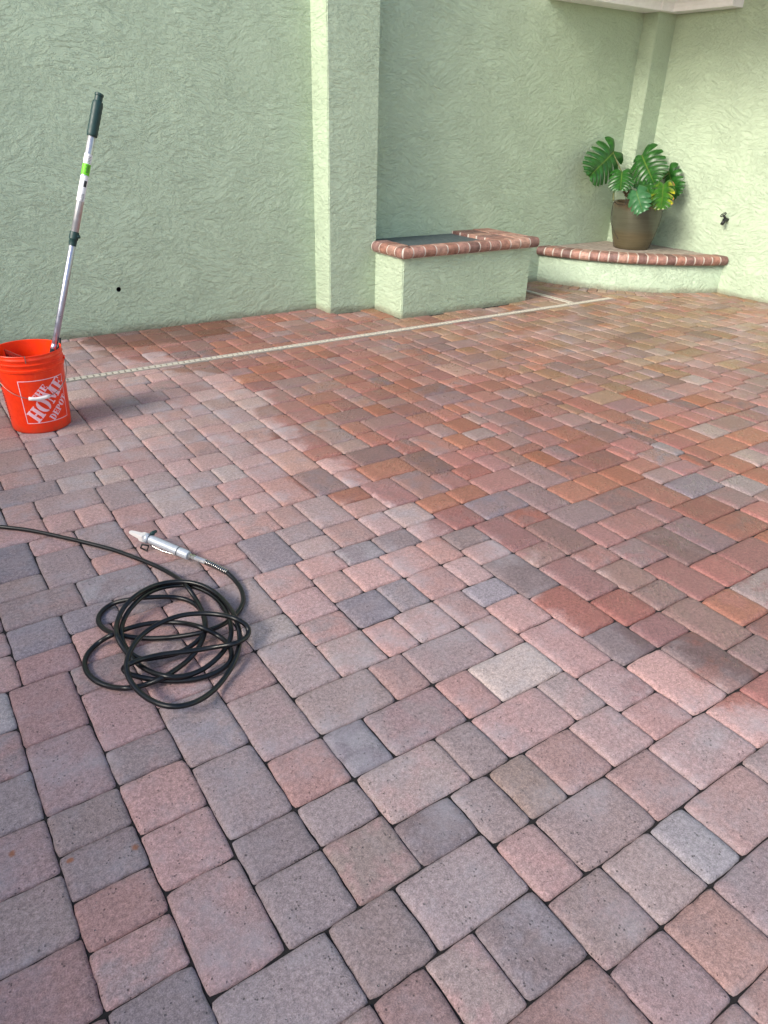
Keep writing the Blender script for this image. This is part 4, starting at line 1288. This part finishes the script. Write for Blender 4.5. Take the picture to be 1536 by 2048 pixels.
# nozzle head
H0 = gp(320, 225, 1.15) - G0; HT = gp(125, 150, .95) - G0
bm = bmesh.new(); tube(bm, [ga * .0, H0 * .55, H0], [rb * .95, rb * 1.25, rb * 1.15], 14); frombm('nozzle_collar', bm, M['gun'], gun, True)
bm = bmesh.new(); ad = (HT - H0).normalized(); sx = ad.cross(Vector((0, 0, 1))).normalized(); up = sx.cross(ad)
def sec(c, w_, h_): return [c - sx * w_ - up * h_, c + sx * w_ - up * h_, c + sx * w_ + up * h_, c - sx * w_ + up * h_]
Ln = (HT - H0).length
rows = [sec(H0 - ad * .004, .0150, .0120), sec(H0 + ad * Ln * .22, .0150, .0110), sec(H0 + ad * Ln * .3, .0100, .0090), sec(H0 + ad * Ln * .75, .0082, .0062), sec(HT - ad * .004, .0062, .0046), sec(HT, .0035, .003)]
vr = [[bm.verts.new(q) for q in r] for r in rows]
for a, b in zip(vr, vr[1:]):
    for k in range(4): bm.faces.new((a[k], a[(k + 1) % 4], b[(k + 1) % 4], b[k]))
bm.faces.new(vr[0][::-1]); bm.faces.new(vr[-1]); bmesh.ops.recalc_face_normals(bm, faces=bm.faces)
bmesh.ops.bevel(bm, geom=list(bm.edges), offset=.0016, segments=2, affect='EDGES')
frombm('nozzle_tip', bm, M['white_plastic'], gun)
k0, k1 = gp(400, 190, 1.35) - G0, gp(438, 150, 1.6) - G0
bm = bmesh.new(); tube(bm, [H0 * .5, k0], .004, 8); tube(bm, [k0, k0.lerp(k1, .5), k1], [.006, .0085, .006], 8)
kk = k0.lerp(k1, .75); tube(bm, [kk - sx * .012, kk + sx * .012], [.0055, .0055], 8); frombm('thumb_screw', bm, M['grip'], gun, True)
bm = bmesh.new(); q = [gp(*w_) - G0 for w_ in ((285, 312, .75), (262, 355, .35), (345, 395, .12), (368, 330, .55), (285, 312, .75))]
tube(bm, q, .0034, 8); frombm('guard_loop', bm, M['black'], gun, True)
bm = bmesh.new(); q = [gp(*w_) - G0 for w_ in ((390, 320, .62), (520, 385, .35), (660, 432, .2), (742, 462, .2), (765, 458, .35))]
tube(bm, catmull(q, 4), .0030, 8); frombm('trigger_lever', bm, M['chrome'], gun, True)
# hose coupling and bend spring
C0, C1 = G1 - G0, gp(1095, 535, .55) - G0; ca = (C1 - C0).normalized(); cl_ = (C1 - C0).length
def cpl(name, prof, mat, seg):
    bm = bmesh.new(); lathe(bm, prof, C0, seg, ca); o = frombm(name, bm, mat, gun); return o
cpl('coupling_nut', [(0, 0), (.0085, 0), (.0092, .002), (.0092, cl_ * .16), (.0075, cl_ * .17), (.0075, cl_ * .24), (0, cl_ * .24)], M['chrome'], 6)
cpl('coupling_nut', [(0, cl_ * .25), (.0100, cl_ * .25), (.0100, cl_ * .42), (.0088, cl_ * .44), (0, cl_ * .44)], M['chrome'], 6)
cpl('hose_ferrule', [(0, cl_ * .44), (.0090, cl_ * .44), (.0095, cl_ * .5), (.0095, cl_ * .98), (.0088, cl_), (0, cl_)], M['alu'], 8)
ctr = catmull([gp(1090, 533, .55), gp(1180, 572, .5), gp(1280, 622, .45), gp(1375, 672, .40)], 60)
bm = bmesh.new(); hl = []
turns = 13; x_ = None
for i, q in enumerate(ctr):
    d = (ctr[min(i + 1, len(ctr) - 1)] - ctr[max(i - 1, 0)]).normalized(); x, y = frame(d)
    a = 2 * pi * turns * i / len(ctr); hl.append(q + (x * cos(a) + y * sin(a)) * (HR * S + .0018) - G0)
tube(bm, hl, .0019, 6); frombm('bend_spring', bm, M['chrome'], gun, True)
bm = bmesh.new(); tube(bm, [q - G0 for q in ctr[::12]] + [ctr[-1] - G0], HR * S * .97, 10); frombm('hose_core', bm, M['hose'], gun, True)
